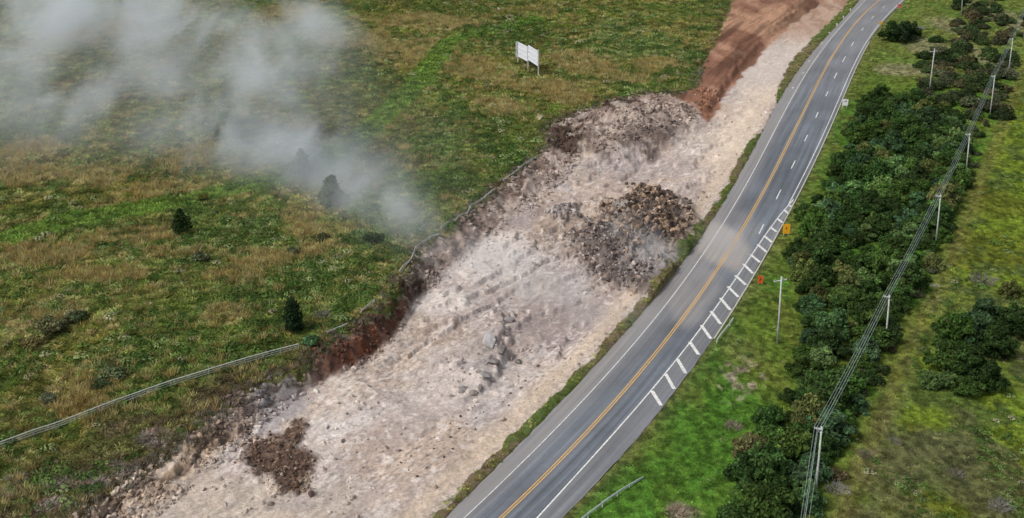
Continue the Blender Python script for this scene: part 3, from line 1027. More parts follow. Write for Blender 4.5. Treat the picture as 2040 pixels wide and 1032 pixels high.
def veg(n, seedn, power=1.25):
    X, Y = sample_ground(n, 108, 455, -.57, .57, power)
    z, t, iT, iB, dT, dB, fl = terrain(X, Y)
    XL = LSH(Y); XR = RED(Y)
    vw = np.interp(Y, [100, 180, 262, 275, 292, 305, 340, 420], [2.1, 2.1, 2.2, .0, .0, 2.6, 4.2, 3.6])
    ok = (~iT) | (X > XR + .45) | ((X > XL - vw * .9) & (X < XL - .15))
    X, Y, z = X[ok], Y[ok], z[ok]
    zone_ = (t[ok], iT[ok], iB[ok], dT[ok], dB[ok])
    return X, Y, z, zone_


X, Y, z, zn = veg(210000, 0)
pl0 = np.array(POLES_G)
tint = grass_colour(X, Y, zn)
short = (X > RED(Y)) | zn[1]
tint *= np.exp(RNG.normal(size=(len(X), 1)) * .38) * (1 + (RNG.random((len(X), 3)) - .5) * .25) * np.where(X < LSH(Y), 1.65, np.where(X > np.interp(Y, pl0[:, 1], pl0[:, 0]), 1.35, 1.15))[:, None]
tint = np.clip(tint, 0, .6)
pl = np.array(POLES_G); xo = np.interp(Y, pl[:, 1], pl[:, 0])
sc = (.55 + .75 * RNG.random(len(X))) * np.where(short, .55, 1.0) * (0.75 + Y / 420)
size = np.stack([sc, sc, sc * np.where(short, .55, .8) * (.7 + .6 * RNG.random(len(X)))], -1)
scatter_gn('grass', np.stack([X, Y, z], -1), tint, size, P_TUFT)

# tall dry grass: where the ground colour is dry, plus a sprinkling
X, Y, z, zn = veg(120000, 1)
left = X < LSH(Y)
w = np.zeros(len(X))
for b_ in ORANGE_P + TAN_P:
    w = np.maximum(w, blob(X, Y, *b_, seed=72))
dry = (RNG.random(len(X)) < (w * .75 + .13 * sstep(.5, .62, fbm(X * .1, Y * .08, 230, 3)))) & left & ~zn[1]
for T_ in (TRACK1, TRACK2):
    dry &= seg_dist(X, Y, path_at(T_, zf_of)) > 3.6
X, Y, z, w = X[dry], Y[dry], z[dry], w[dry]
c1 = np.where((RNG.random(len(X)) < .62)[:, None], C(.42, .36, .16)[None], C(.36, .27, .10)[None])
c1 = c1 * (.6 + .8 * RNG.random((len(X), 1)))
sc = (.6 + .8 * RNG.random(len(X))) * (.8 + Y / 600)
scatter_gn('dry_grass', np.stack([X, Y, z], -1), c1, np.stack([sc, sc, sc * .9], -1), P_TALL)

# broad-leaved weeds
X, Y, z, zn = veg(120000, 2)
left = X < LSH(Y)
w = np.zeros(len(X))
for b_ in PALE_P + DARK_P:
    w = np.maximum(w, blob(X, Y, *b_, seed=74))
xo = np.interp(Y, pl[:, 1], pl[:, 0])
n_ = fbm(X * .14, Y * .1, 235, 4)
pr = np.where(left, .03 + .50 * w + .40 * sstep(.54, .62, n_), np.where(X > xo + 4,   .34 * sstep(.46, .6, n_), .02))
ok = (RNG.random(len(X)) < pr) & ~zn[1] | ((RNG.random(len(X)) < pr) & (X > RED(Y) + 1.5))
X, Y, z, n_ = X[ok], Y[ok], z[ok], n_[ok]
pick = RNG.random(len(X))[:, None]
c1 = np.where(pick < .42, C(.050, .100, .022)[None], np.where(pick < .80, C(.10, .17, .038)[None], np.where(pick < .96, C(.20, .27, .10)[None], C(.33, .32, .20)[None])))
c1 = c1 * (.65 + .8 * RNG.random((len(X), 1)))
sc = (.55 + 1.5 * RNG.random(len(X)) ** 3) * (.8 + Y / 500)
sc = np.where(X < LSH(Y), sc, sc * .75)
scatter_gn('weeds', np.stack([X, Y, z], -1), c1, np.stack([sc, sc, sc * .8], -1), P_WEED)

# ------------------------------------------------------------------ stones
PHI = (1 + 5 ** .5) / 2
ICO_V = np.array([(-1, PHI, 0), (1, PHI, 0), (-1, -PHI, 0), (1, -PHI, 0), (0, -1, PHI), (0, 1, PHI), (0, -1, -PHI), (0, 1, -PHI), (PHI, 0, -1), (PHI, 0, 1), (-PHI, 0, -1), (-PHI, 0, 1)]) / math.sqrt(1 + PHI ** 2)
ICO_F = np.array([(0, 11, 5), (0, 5, 1), (0, 1, 7), (0, 7, 10), (0, 10, 11), (1, 5, 9), (5, 11, 4), (11, 10, 2), (10, 7, 6), (7, 1, 8), (3, 9, 4), (3, 4, 2), (3, 2, 6), (3, 6, 8), (3, 8, 9), (4, 9, 5), (2, 4, 11), (6, 2, 10), (8, 6, 7), (9, 8, 1)])


def rand_rot(n):
    q = RNG.normal(size=(n, 4)); q /= np.linalg.norm(q, axis=1, keepdims=True)
    w, x, y, z = q.T
    return np.stack([np.stack([1 - 2 * (y * y + z * z), 2 * (x * y - z * w), 2 * (x * z + y * w)], -1), np.stack([2 * (x * y + z * w), 1 - 2 * (x * x + z * z), 2 * (y * z - x * w)], -1),
                     np.stack([2 * (x * z - y * w), 2 * (y * z + x * w), 1 - 2 * (x * x + y * y)], -1)], 1)


def rocks_mesh(name, P, size, colr):
    n = len(P)
    Vr = ICO_V[None] * (1 + .38 * (RNG.random((n, 12, 1)) - .5) * 2)
    asp = np.stack([1 + .5 * RNG.random(n), .65 + .4 * RNG.random(n), .45 + .4 * RNG.random(n)], -1)
    Vr = Vr * asp[:, None, :] * size[:, None, None]
    R = rand_rot(n)
    Vr = np.einsum('nij,nkj->nki', R, Vr) + P[:, None, :]
    Fr = ICO_F[None] + (np.arange(n) * 12)[:, None, None]
    c4 = np.repeat(np.concatenate([colr, np.ones((n, 1))], 1), 12, 0)
    return np_mesh(name, Vr.reshape(-1, 3), Fr.reshape(-1, 3), False, {'col': ('POINT', 'FLOAT_COLOR', c4)})


ROCK_PROTO = []
for i in range(8):
    me = rocks_mesh('rock', np.zeros((1, 3)), np.array([1.0]), np.ones((1, 3)))
    me.materials.append(M_ROCKO)
    ROCK_PROTO.append(me)

HEAP_COL = {'brown': [C(.24, .175, .125), C(.12, .088, .068), C(.36, .27, .205), C(.060, .046, .040), C(.30, .20, .13), C(.10, .075, .06)],
            'grey': [C(.20, .165, .15), C(.12, .098, .092), C(.36, .32, .30), C(.065, .055, .053), C(.24, .18, .145), C(.10, .085, .08)],
            'upper': [C(.30, .24, .21), C(.20, .155, .13), C(.40, .34, .30), C(.13, .095, .08), C(.27, .20, .15)],
            'soil': [C(.13, .080, .054), C(.075, .05, .038), C(.30, .235, .18), C(.14, .085, .058), C(.09, .062, .046)],
            'small': [C(.36, .33, .32), C(.22, .20, .20), C(.45, .41, .39), C(.15, .135, .13)]}
HEAP_LABEL = {'brown': 'large brown heap of blasted rock blocks nearest the road bend',
              'grey': 'dark grey heap of broken rock left of the brown heap, partly under dust',
              'upper': 'wide low spread of pale brown rubble at the far end of the cut',
              'soil': 'spill of dark brown soil and clods on the pale floor at the lower left',
              'small': 'small patch of pale grey blocks on the floor left of the brown heap'}


def heap(k, n_small, n_big, smin, smax):
    x, y, rx, ry, a, h = HEAPG[k]
    root = empty('rubble_heap', (x, y, ground_z(x, y)))
    tag(root, HEAP_LABEL[k], 'rubble heap', 'rubble heaps on the cut floor')
    R = max(rx, ry) * 1.35
    X = x + (RNG.random(n_small * 8) - .5) * 2 * R; Y = y + (RNG.random(n_small * 8) - .5) * 2 * R
    ht = heap_t(X, Y, k)
    ok = np.nonzero(RNG.random(len(X)) < (sstep(.0, .55, ht) + .05) * (.15 + 1.1 * fbm(X * .35, Y * .35, 240, 3)))[0][:n_small + n_big]
    X, Y = X[ok], Y[ok]
    far_ = X < LSH(Y) - 3.2
    X, Y = X[far_], Y[far_]
    z = terrain(X, Y)[0]
    s = smin + (smax - smin) * RNG.random(len(X)) ** 4.5 * sstep(-.5, .45, heap_t(X, Y, k))
    big = np.argsort(-s)[:n_big]
    pc = np.array(HEAP_COL[k])[RNG.integers(0, len(HEAP_COL[k]), len(X))] * (.8 + .45 * RNG.random((len(X), 1)))
    for i in big:
        o = bpy.data.objects.new('rock', ROCK_PROTO[RNG.integers(0, 8)])
        COL.objects.link(o)
        o.parent = root
        o.location = Vector((X[i], Y[i], z[i] + s[i] * .25)) - root.location
        o.rotation_euler = tuple(RNG.random(3) * 6.28)
        o.scale = (s[i],) * 3
        o.color = (*pc[i], 1)
    fade = sstep(.40, .0, heap_t(X, Y, k))[:, None] * .85
    pc = pc * (1 - fade) + C(.40, .35, .32)[None] * (.7 + .5 * RNG.random((len(X), 1))) * fade
    sm = np.setdiff1d(np.arange(len(X)), big)
    P = np.stack([X, Y, z + s * .05], -1)[sm] - np.array(root.location)
    o = link('rubble', rocks_mesh('rubble', P, s[sm], pc[sm]), M_ROCKS, root)
    tag(o, kind='stuff')


heap('brown', 6000, 300, .09, .68)
heap('grey', 5200, 260, .07, .50)
heap('upper', 1500, 200, .08, .42)
heap('small', 300, 80, .10, .50)
heap('soil', 1500, 120, .06, .30)

# loose stones on the floor and tumbling down the cut face
X, Y = sample_ground(260000, 108, 300, -.5, .26, 1.1)
z, t, iT, iB, dT, dB, fl = terrain(X, Y)
nn = fbm(X * .10, Y * .10, 250, 4)
pr = np.where(iB, .05 * sstep(.58, .68, nn) + .0015, np.where(iT, .62 * sstep(.34, .54, fbm(X * .3, Y * .3, 252, 3)), .03 * (dT < 2.5)))
vw = np.interp(Y, [100, 262, 275, 292, 305], [2.6, 2.6, .6, .6, 3.0])
ok = (X < LSH(Y) - vw) & (RNG.random(len(X)) < pr)
X, Y, z = X[ok], Y[ok], z[ok]
zn = (t[ok], iT[ok], iB[ok], dT[ok], dB[ok])
tc_ = np.clip(rock_colour(X, Y, zn) * (.55 + .75 * RNG.random((len(X), 1))), 0, .58)
s = (.06 + .34 * RNG.random(len(X)) ** 4) * (.9 + Y / 500)
keep = np.arange(len(X))[:32000]
me = rocks_mesh('loose_stones', np.stack([X, Y, z + s * .2], -1)[keep], s[keep], tc_[keep])
tag(link('loose_stones', me, M_ROCKS), kind='stuff')

# blast-hole cuttings: rows of small dark heaps on the lower floor
PB = []
for i in range(15):
    for j in range(7):
        px = 800 + i * 16.5 + j * 17 + random.uniform(-3, 3); py = 925 - i * 13.5 + j * 14 + random.uniform(-3, 3)
        x, y = unproj(px, py, .2)
        if float(LSH(y)) - float(x) > 7 and random.random() < .75:
            PB.append((float(x), float(y)))
PB = np.array(PB)
zb = terrain(PB[:, 0], PB[:, 1])[0]
me = rocks_mesh('drill_cuttings', np.stack([PB[:, 0], PB[:, 1], zb + .02], -1), .14 + .12 * RNG.random(len(PB)), np.tile(C(.085, .075, .075), (len(PB), 1)) * (.8 + .6 * RNG.random((len(PB), 1))))
tag(link('drill_cuttings', me, M_ROCKS), kind='stuff')

# single boulders one can point at
BOULD = [(965, 748, 1.3, (.24, .23, .22), 'flat dark grey slab lying on the floor below the rock ledge'),
         (922, 778, .75, (.22, .20, .19), 'leftmost of three round dark boulders below the flat slab'),
         (944, 784, .85, (.24, .21, .19), 'middle of three round dark boulders below the flat slab'),
         (956, 774, .70, (.26, .23, .21), 'upper right of three round dark boulders below the flat slab'),
         (975, 682, 1.5, (.44, .42, .41), 'pale angular block on the lip of the rock ledge'),
         (1000, 700, 1.3, (.20, .18, .17), 'dark block under the lip of the rock ledge'),
         (1012, 640, 1.2, (.28, .25, .25), 'grey block at the top end of the rock ledge'),
         (985, 722, 1.1, (.22, .20, .19), 'dark block at the foot of the rock ledge, above the flat slab'),
         (1032, 722, .6, (.15, .15, .13), 'small dark stone alone right of the rock ledge'),
         (1525, 224, .55, (.66, .64, .60), 'small white block beside the verge where the gravel ramp begins'),
         (620, 985, .55, (.09, .06, .05), 'lone dark clod right below the spilled dark soil'),
         (205, 1022, .9, (.10, .075, .06), 'dark block on the tan edge of the cut at the bottom left'),
         (1075, 236, 1.3, (.40, .37, .30), 'pale brown boulder in the grass above the far end of the cut')]
for (px, py, sz, c_, lab) in BOULD:
    p = G(px, py)
    o = bpy.data.objects.new('boulder', ROCK_PROTO[random.randrange(8)])
    COL.objects.link(o)
    o.location = p + Vector((0, 0, sz * .2)); o.rotation_euler = (random.uniform(-.4, .4), random.uniform(-.4, .4), random.random() * 6)
    o.scale = (sz, sz * .8, sz * .6); o.color = (*c_, 1)
    tag(o, lab, 'boulder', 'boulders on the cut floor')

# ------------------------------------------------------------------ trees and shrubs
def crown_mesh(name, lobes, n, leaf, seed, up=.25, inner=.25):
    """leaf clumps spread through a set of lobes (x,y,z,rx,rz)"""
    rg = np.random.default_rng(seed)
    wts = np.array([l[3] ** 2 for l in lobes]); wts = wts / wts.sum()
    li = rg.choice(len(lobes), n, p=wts)
    L = np.array(lobes)[li]
    d = rg.normal(size=(n, 3)); d /= np.linalg.norm(d, axis=1, keepdims=True)
    d[:, 2] = np.where(d[:, 2] < -.2, d[:, 2] * .4, d[:, 2]) + up * .3
    d /= np.linalg.norm(d, axis=1, keepdims=True)
    r = np.where(rg.random(n) < inner, rg.random(n) ** .5 * .9, .82 + .26 * rg.random(n))
    bump = 1 + .30 * np.sin(d[:, 0] * 7 + li * 1.7) * np.sin(d[:, 1] * 6 + li) * np.sin(d[:, 2] * 6 + li * .6)
    c = L[:, :3] + d * np.stack([L[:, 3], L[:, 3], L[:, 4]], -1) * (r * bump)[:, None]
    nr_ = d + rg.normal(size=(n, 3)) * .55 + np.array([0, 0, .35]); nr_ /= np.linalg.norm(nr_, axis=1, keepdims=True)
    t1 = np.cross(nr_, rg.normal(size=(n, 3))); t1 /= np.linalg.norm(t1, axis=1, keepdims=True)
    t2 = np.cross(nr_, t1)
    w = (leaf * (.55 + .9 * rg.random(n)))[:, None]
    Vv = np.stack([c - t1 * w, c - t2 * w * .62 + nr_ * w * .12, c + t1 * w, c + t2 * w * .62 + nr_ * w * .12], 1).reshape(-1, 3)
    Ff = np.arange(n * 4).reshape(n, 4)
    lt = (.62 + .76 * rg.random(len(lobes)))[li] * (.5 + 1.0 * rg.random(n) ** 1.3)
    hue = 1 + (rg.random((n, 3)) - .5) * .25
    tint_ = np.repeat(np.concatenate([lt[:, None] * hue, np.ones((n, 1))], 1), 4, 0)
    me = np_mesh(name, Vv, Ff, False, {'tint': ('POINT', 'FLOAT_COLOR', tint_)})
    me.materials.append(M_LEAF)
    return me


def trunk_mesh(h, r, seed, limbs=5, lean=.1):
    rg = random.Random(seed)
    mb = MB()
    top = Vector((rg.uniform(-lean, lean) * h, rg.uniform(-lean, lean) * h, h))
    mb.tube([(0, 0, -.5), (top.x * .4, top.y * .3, h * .45), top], [r, r * .75, r * .35], 6)
    for i in range(limbs):
        a = i * 2.4 + rg.random(); z0 = h * rg.uniform(.35, .85)
        p0 = Vector((top.x * z0 / h, top.y * z0 / h, z0)); L = h * rg.uniform(.35, .6)
        p2 = p0 + Vector((math.cos(a) * L, math.sin(a) * L, L * rg.uniform(.5, 1.0)))
        p1 = (p0 + p2) / 2 + Vector((0, 0, -.1 * L))
        mb.tube([p0, p1, p2], [r * .45, r * .3, r * .12], 5)
    me = mb.mesh('trunk', True)
    me.materials.append(M_BARK)
    return me


TREE = []          # broadleaf prototypes about 5 m high and 5 m across
for i in range(6):
    rg = random.Random(40 + i)
    lobes = [(rg.uniform(-.4, .4), rg.uniform(-.4, .4), 2.6 + rg.uniform(-.2, .4), 1.3, 1.5)]
    for k in range(30):
        a = k * 2.4 + rg.uniform(-.6, .6); rr = rg.uniform(.5, 2.5)
        lobes.append((math.cos(a) * rr, math.sin(a) * rr, rg.uniform(1.0, 4.9 - rr * .85), rg.uniform(.32, .85), rg.uniform(.3, .8)))
    TREE.append((crown_mesh('crown', lobes, 4200, .20, 60 + i, inner=.12), trunk_mesh(3.2, .17, 80 + i)))
SHRUB = []         # low wide shrubs about 2 m high
for i in range(4):
    rg = random.Random(140 + i)
    lobes = []
    for k in range(10):
        a = k * 2.4 + rg.uniform(-.4, .4); rr = rg.uniform(0.1, 1.3)
        lobes.append((math.cos(a) * rr, math.sin(a) * rr, rg.uniform(.5, 1.5 - rr * .5), rg.uniform(.4, .8), rg.uniform(.4, .75)))
    SHRUB.append((crown_mesh('crown', lobes, 1500, .15, 160 + i, inner=.4), trunk_mesh(1.2, .07, 180 + i, 6)))
CONE = []          # small conifers about 4 m high
for i in range(2):
    rg = random.Random(240 + i)
    lobes = []
    for k in range(26):
        hh = (k / 25) ** .9; R = 1.45 * (1 - hh) ** .8 + .1
        a = k * 2.4; rr = R * rg.uniform(.45, .75)
        rr *= rg.uniform(.6, 1.35)
        lobes.append((math.cos(a) * rr, math.sin(a) * rr, .6 + hh * 3.3 + rg.uniform(-.2, .2), .2 + R * .36, .25 + R * .25))
    CONE.append((crown_mesh('crown', lobes, 2600, .15, 260 + i), trunk_mesh(3.4, .13, 280 + i, 3, .02)))
lobes = []
for k in range(18):
    hh = k / 17; R = .95 * math.sin(math.pi * (.12 + .86 * (1 - hh)) * .62) + .08
    a = k * 2.4; rr = R * .35
    lobes.append((math.cos(a) * rr, math.sin(a) * rr, .5 + hh * 3.6, .2 + R * .75, .5))
CYPR = (crown_mesh('crown', lobes, 2600, .13, 300), trunk_mesh(3.4, .12, 301, 2, .02))


def dead_mesh(seed, n=170, r=1.0, h=.55):
    rg = random.Random(seed)
    mb = MB()
    for i in range(n):
        a = rg.random() * 6.283; rr = r * rg.random()
        p = Vector((math.cos(a) * rr, math.sin(a) * rr, -.1)); b_ = a + rg.uniform(-.9, .9); L = h * rg.uniform(.5, 1.2)
        q = p + Vector((math.cos(b_) * L * .7, math.sin(b_) * L * .7, L * rg.uniform(.3, 1)))
        mb.tube([p, (p + q) / 2 + Vector((rg.uniform(-.15, .15), rg.uniform(-.15, .15), .08)), q], [.030, .022, .008], 3, False)
    return mb.mesh('brush')


DEAD = [dead_mesh(i) for i in range(3)]


def plant(name, proto, p, s, col, label, cat, group=None, sz=None, rz=None):
    r = empty(name, p, random.random() * 6.283 if rz is None else rz)
    cr = bpy.data.objects.new('crown', proto[0]); COL.objects.link(cr); cr.parent = r
    tr = bpy.data.objects.new('trunk', proto[1]); COL.objects.link(tr); tr.parent = r
    r.scale = (s, s, s * (sz or 1))
    cr.color = (*col, 1)
    return tag(r, label, cat, group)


DKT = (.036, .070, .018); MIDT = (.058, .108, .024); LTT = (.105, .175, .055); BRT = (.118, .102, .046); BLT = (.056, .108, .045); OLT = (.115, .130, .040)
CN = {DKT: 'dark green', MIDT: 'mid green', LTT: 'light green', BRT: 'brownish', BLT: 'bluish green', OLT: 'olive green'}

# individual trees in the left field
plant('conifer', CONE[0], G(362, 464), 1.25, (.030, .055, .016), 'small dark green conifer alone in the open field, clear of the dust', 'tree', sz=.95)
plant('conifer', CONE[1], G(662, 404), 1.7, (.075, .120, .045), 'mid green conifer half veiled at the edge of the dust cloud', 'tree', sz=.86)
plant('conifer', CONE[0], G(603, 350), 1.6, (.050, .090, .030), 'faint conifer deeper inside the dust cloud, left of the clearer one', 'tree', sz=.9)
plant('cypress', CYPR, G(586, 660), 1.25, (.016, .036, .014), 'dark narrow cypress standing above the red earth face', 'tree', sz=1.05)
plant('shrub', SHRUB[0], G(405, 398), .75, (.14, .15, .03), 'little yellow green shrub beside the grassy track', 'shrub', sz=1.1)
plant('shrub', SHRUB[1], G(618, 688), 1.0, (.085, .17, .075), 'pale blue green shrub at the right end of the rail fence', 'shrub', sz=.8)
for (px, py, s_, c_, lab) in ((105, 660, 1.7, (.16, .16, .075), 'wide straw and sage bush low in the left field'), (65, 690, 1.2, (.17, .15, .06), 'straw coloured bush left of the wide sage bush'),
                              (150, 640, 1.2, (.10, .13, .06), 'grey green bush right of the wide sage bush'), (222, 752, 1.25, (.13, .16, .075), 'pale sage bush halfway between the wide bush and the fence'),
                              (205, 770, .9, (.07, .10, .04), 'dull green shrub just below the pale sage bush'), (400, 520, 1.2, (.11, .13, .065), 'grey green shrub below the lone dark conifer'),
                              (640, 480, 1.1, (.07, .085, .03), 'olive shrub under the dust cloud edge'), (585, 505, .9, (.10, .12, .06), 'small sage shrub in the middle of the left field'),
                              (745, 480, 1.2, (.05, .08, .03), 'green shrub close to the cut edge under the dust'), (100, 800, .9, (.14, .16, .10), 'whitish shrub near the fence at the lower left')):
    plant('shrub', random.choice(SHRUB), G(px, py), s_, c_, lab, 'shrub', 'shrubs in the left field', sz=.75)

# the thicket between the road and the pole line
THICK_PX = [(1722, 198), (1700, 250), (1676, 330), (1640, 392), (1594, 440), (1572, 500), (1580, 560), (1600, 625), (1592, 700), (1584, 770), (1555, 830), (1500, 885), (1472, 945), (1462, 1010), (1455, 1090),
            (1605, 1090), (1628, 990), (1655, 930), (1695, 850), (1735, 775), (1766, 712), (1816, 620), (1854, 545), (1882, 470), (1910, 405), (1927, 350), (1932, 300), (1905, 250), (1880, 215), (1820, 200), (1775, 190)]
THICK = [tuple(float(v) for v in unproj(a, b_, 0)) for a, b_ in THICK_PX]
tx = np.array(THICK)
cand = []
tries = 0
placed = []
while tries < 30000 and len(placed) < 292:
    tries += 1
    x = random.uniform(tx[:, 0].min(), tx[:, 0].max()); y = random.uniform(tx[:, 1].min(), tx[:, 1].max())
    if not in_poly(np.array([x]), np.array([y]), THICK)[0]:
        continue
    dmin = (2.2 if y > 152 else 1.75) + 1.0 * float(vnoise(np.array([x * .06]), np.array([y * .06]), 260)[0])
    if any((x - a) ** 2 + (y - b_) ** 2 < dmin ** 2 for a, b_ in placed):
        continue
    placed.append((x, y))
NUMW = ['zero', 'one', 'two', 'three', 'four', 'five', 'six', 'seven', 'eight', 'nine', 'ten', 'eleven', 'twelve', 'thirteen', 'fourteen', 'fifteen', 'sixteen', 'seventeen', 'eighteen', 'nineteen', 'twenty']
ORD = ['', '', 'second ', 'third ', 'fourth ', 'fifth ', 'sixth ', 'seventh ', 'eighth ', 'ninth ', 'tenth ', 'eleventh ', 'twelfth ', 'thirteenth ', 'fourteenth ', 'fifteenth ', 'sixteenth ', 'seventeenth ', 'eighteenth ', 'nineteenth ']
PLANTED = {}


def poles_between(y):
    """which cable poles a spot lies between, counted from the near end"""
    ys_ = [p[1] for p in POLES_G]
    for i in range(1, 8):
        if y < ys_[i]:
            return 'short of cable pole one' if i == 1 else f'between cable poles {NUMW[i - 1]} and {NUMW[i]}'
    return 'past cable pole seven'


def settle_labels():
    """alike plants of one stretch are told apart by their order from the near end"""
    for lab, lst in PLANTED.items():
        lst.sort(key=lambda t: t[0])
        n_ = len(lst)
        for i, (y, o) in enumerate(lst):
            if n_ == 1:
                o['label'] = lab
            elif n_ > 20:
                o['label'] = lab
            elif i == n_ - 1:
                o['label'] = f'{lab}, farthest of {NUMW[n_]}'
            else:
                o['label'] = f'{lab}, {ORD[i + 1] if i + 1 < len(ORD) else ""}nearest of {NUMW[n_]}'


for (x, y) in placed:
    d_road = x - float(RED(y)); xo_ = float(np.interp(y, pl[:, 1], pl[:, 0])); d_pole = xo_ - x
    dE = float(seg_dist(np.array([x]), np.array([y]), THICK + THICK[:1])[0])
    rr = random.random()
    if y < 134 and rr < .10: c_ = BRT
    elif rr < .05 and y < 170: c_ = BRT
    elif rr < .42: c_ = DKT
    elif rr < .68: c_ = MIDT
    elif rr < .80: c_ = BLT
    elif rr < .92: c_ = LTT
    else: c_ = OLT
    s_ = random.uniform(.62, 1.12) ** 1.2 * (1.0 if dE > 1.6 else .72) * (1.12 if y > 230 else 1.0) * (1.12 if y < 150 else 1.05)
    size_w = 'tall' if s_ > .8 else ('low' if s_ < .58 else 'bushy')
    pos = 'road-side' if d_road < d_pole * .6 else ('pole-side' if d_pole < d_road * .6 else 'mid-thicket')
    k_ = random.uniform(.9, 1.8); cc = tuple(v * k_ * random.uniform(.92, 1.08) for v in c_)
    o = plant('tree', random.choice(TREE), (x, y, ground_z(x, y) - .5), s_, cc, 'x', 'tree', 'trees of the roadside thicket', sz=random.uniform(.75, 1.25))
    PLANTED.setdefault(f'{size_w} {CN[c_]} {pos} tree {poles_between(y)}', []).append((y, o))

# low scrub at the foot of the poles, and the scrubland at the far right
SCRUB = []
for i in range(90):
    y = random.uniform(112, 420); xo_ = float(np.interp(y, pl[:, 1], pl[:, 0]))
    SCRUB.append((xo_ + random.uniform(-3.5, 1.8), y, 0))
for i in range(190):
    px = random.uniform(1840, 2020); py = random.uniform(-10, 240)
    if px < 1900 and py < 110 and not (px > 1860 and py > 70): continue
    if px > 1985 - max(0, py - 100) * .1 + 30: continue
    x, y = unproj(px, py, 0); SCRUB.append((float(x), float(y), 1))
for (x, y, kind_) in SCRUB:
    if abs(x - float(RED(y))) < 4: continue
    rr = random.random()
    c_ = (.055, .085, .030) if rr < .45 else ((.095, .105, .055) if rr < .7 else ((.125, .115, .055) if rr < .88 else (.035, .06, .02)))
    nm = 'green' if rr < .45 else ('sage grey' if rr < .7 else ('dry brown' if rr < .88 else 'dark green'))
    s_ = random.uniform(.6, 1.2) * (1.7 if kind_ else 1.0)
    kk_ = random.uniform(.7, 1.3)
    where = ('scrubland' if x < xo_ - 20 else ('mid scrubland' if x < xo_ - 9 else 'cable-side scrubland')) if kind_ else 'under cables'
    o = plant('shrub', random.choice(SHRUB), (x, y, ground_z(x, y) - .15), s_, tuple(v * kk_ * random.uniform(.93, 1.07) for v in c_), 'x', 'shrub', 'scrub by the cable line', sz=random.uniform(.6, 1.0))
    PLANTED.setdefault(f'{"low" if s_ < (1.45 if kind_ else .9) else "large"} {nm} shrub, {where}, {poles_between(y)}', []).append((y, o))
settle_labels()

# clump in the right pasture
for (px, py, s_, c_, lab) in ((1885, 742, 1.25, MIDT, 'bright topped tall tree at the left of the pasture clump'), (1930, 752, 1.25, DKT, 'dark tree in the front middle of the pasture clump'),
                              (1965, 772, 1.0, DKT, 'dark tree at the front right of the pasture clump'), (1900, 690, 1.3, (.05, .10, .02), 'fresh green tree at the back left of the pasture clump'),
                              (1945, 690, 1.3, BLT, 'blue green tree at the back middle of the pasture clump'), (1975, 710, 1.2, DKT, 'dark tree at the back right of the pasture clump'),
                              (1955, 650, 1.1, BLT, 'grey green tree behind the pasture clump'), (1880, 772, .7, LTT, 'small pale bush at the front foot of the pasture clump'),
                              (2020, 662, 1.1, DKT, 'dark tree cut by the right edge, beside the pasture clump'), (2045, 665, 1.2, DKT, 'dark tree mostly outside the right edge'),
                              (2000, 660, .9, DKT, 'small dark tree between the clump and the right edge'), (2012, 590, .7, OLT, 'lone olive bush in the pasture near the right edge'),
                              (1925, 790, .8, MIDT, 'low green bush along the front of the pasture clump'), (1850, 770, .6, LTT, 'little pale bush left of the pasture clump')):
    p = G(px, py)
    plant('tree', random.choice(TREE), p - Vector((0, 0, .4)), s_, tuple(c_), lab, 'tree', 'trees in the right pasture')
# the round bush by the road far away
for (px, py, s_, c_, lab) in ((1775, 82, 1.45, DKT, 'dark round bush touching the far road curve, left half'), (1797, 84, 1.55, (.026, .050, .020), 'dark round bush beside the far road curve, middle'),
                              (1814, 76, 1.2, DKT, 'dark round bush beside the far road curve, right half'), (1765, 72, .5, (.10, .14, .03), 'little bright shrub under the small orange sign')):
    plant('tree', random.choice(TREE), G(px, py) - Vector((0, 0, .5)), s_, tuple(c_), lab, 'tree', 'bushes by the far road curve')


def brush(px, py, s_, c_, lab, sz=1.0):
    o = bpy.data.objects.new('dead_brush', random.choice(DEAD)); COL.objects.link(o)
    s_ *= .8; c_ = tuple(v * .72 for v in c_)
    o.location = G(px, py); o.scale = (s_, s_, s_ * sz); o.rotation_euler = (0, 0, random.random() * 6)
    o.color = (*c_, 1)
    if not o.data.materials: o.data.materials.append(M_DEADO)
    return tag(o, lab, 'brush pile', 'dead brush')


M_DEADO = rock_material('dead_twigs', True)
for d_ in DEAD: d_.materials.append(M_DEADO)
brush(1958, 560, 3.0, (.20, .185, .17), 'grey domed pile of dead brush behind the pasture clump', .9)
brush(1822, 58, 3.4, (.23, .22, .22), 'grey dead brush against the dark far bush')
brush(1668, 975, 1.8, (.34, .32, .29), 'pale dead bush right of the lowest cable pole')
brush(1722, 905, 1.3, (.24, .20, .17), 'brown dead bush in the pasture beyond the lowest pole')
brush(1905, 945, 1.3, (.22, .20, .16), 'grey dead bush low in the right pasture')
brush(1350, 1022, 1.8, (.36, .28, .22), 'tan dead brush at the bottom edge beside the thicket')
brush(1460, 850, 1.5, (.30, .25, .20), 'brown dry brush at the grassy edge of the thicket')
brush(1780, 880, 1.3, (.23, .21, .18), 'sage dead bush in the middle of the near pasture')
brush(1995, 1010, 1.8, (.27, .26, .24), 'pale dead bush in the bottom right corner')
brush(640, 628, 1.6, (.28, .27, .26), 'grey dead branches lying right of the dark cypress')
brush(30, 955, 1.5, (.40, .35, .28), 'bleached dead branches at the left edge below the fence')
brush(8, 985, 1.5, (.44, .38, .31), 'bleached dead branches lowest at the left edge')
brush(1862, 570, 1.0, (.50, .50, .44), 'pale dry branch on the path behind the pole line', .4)

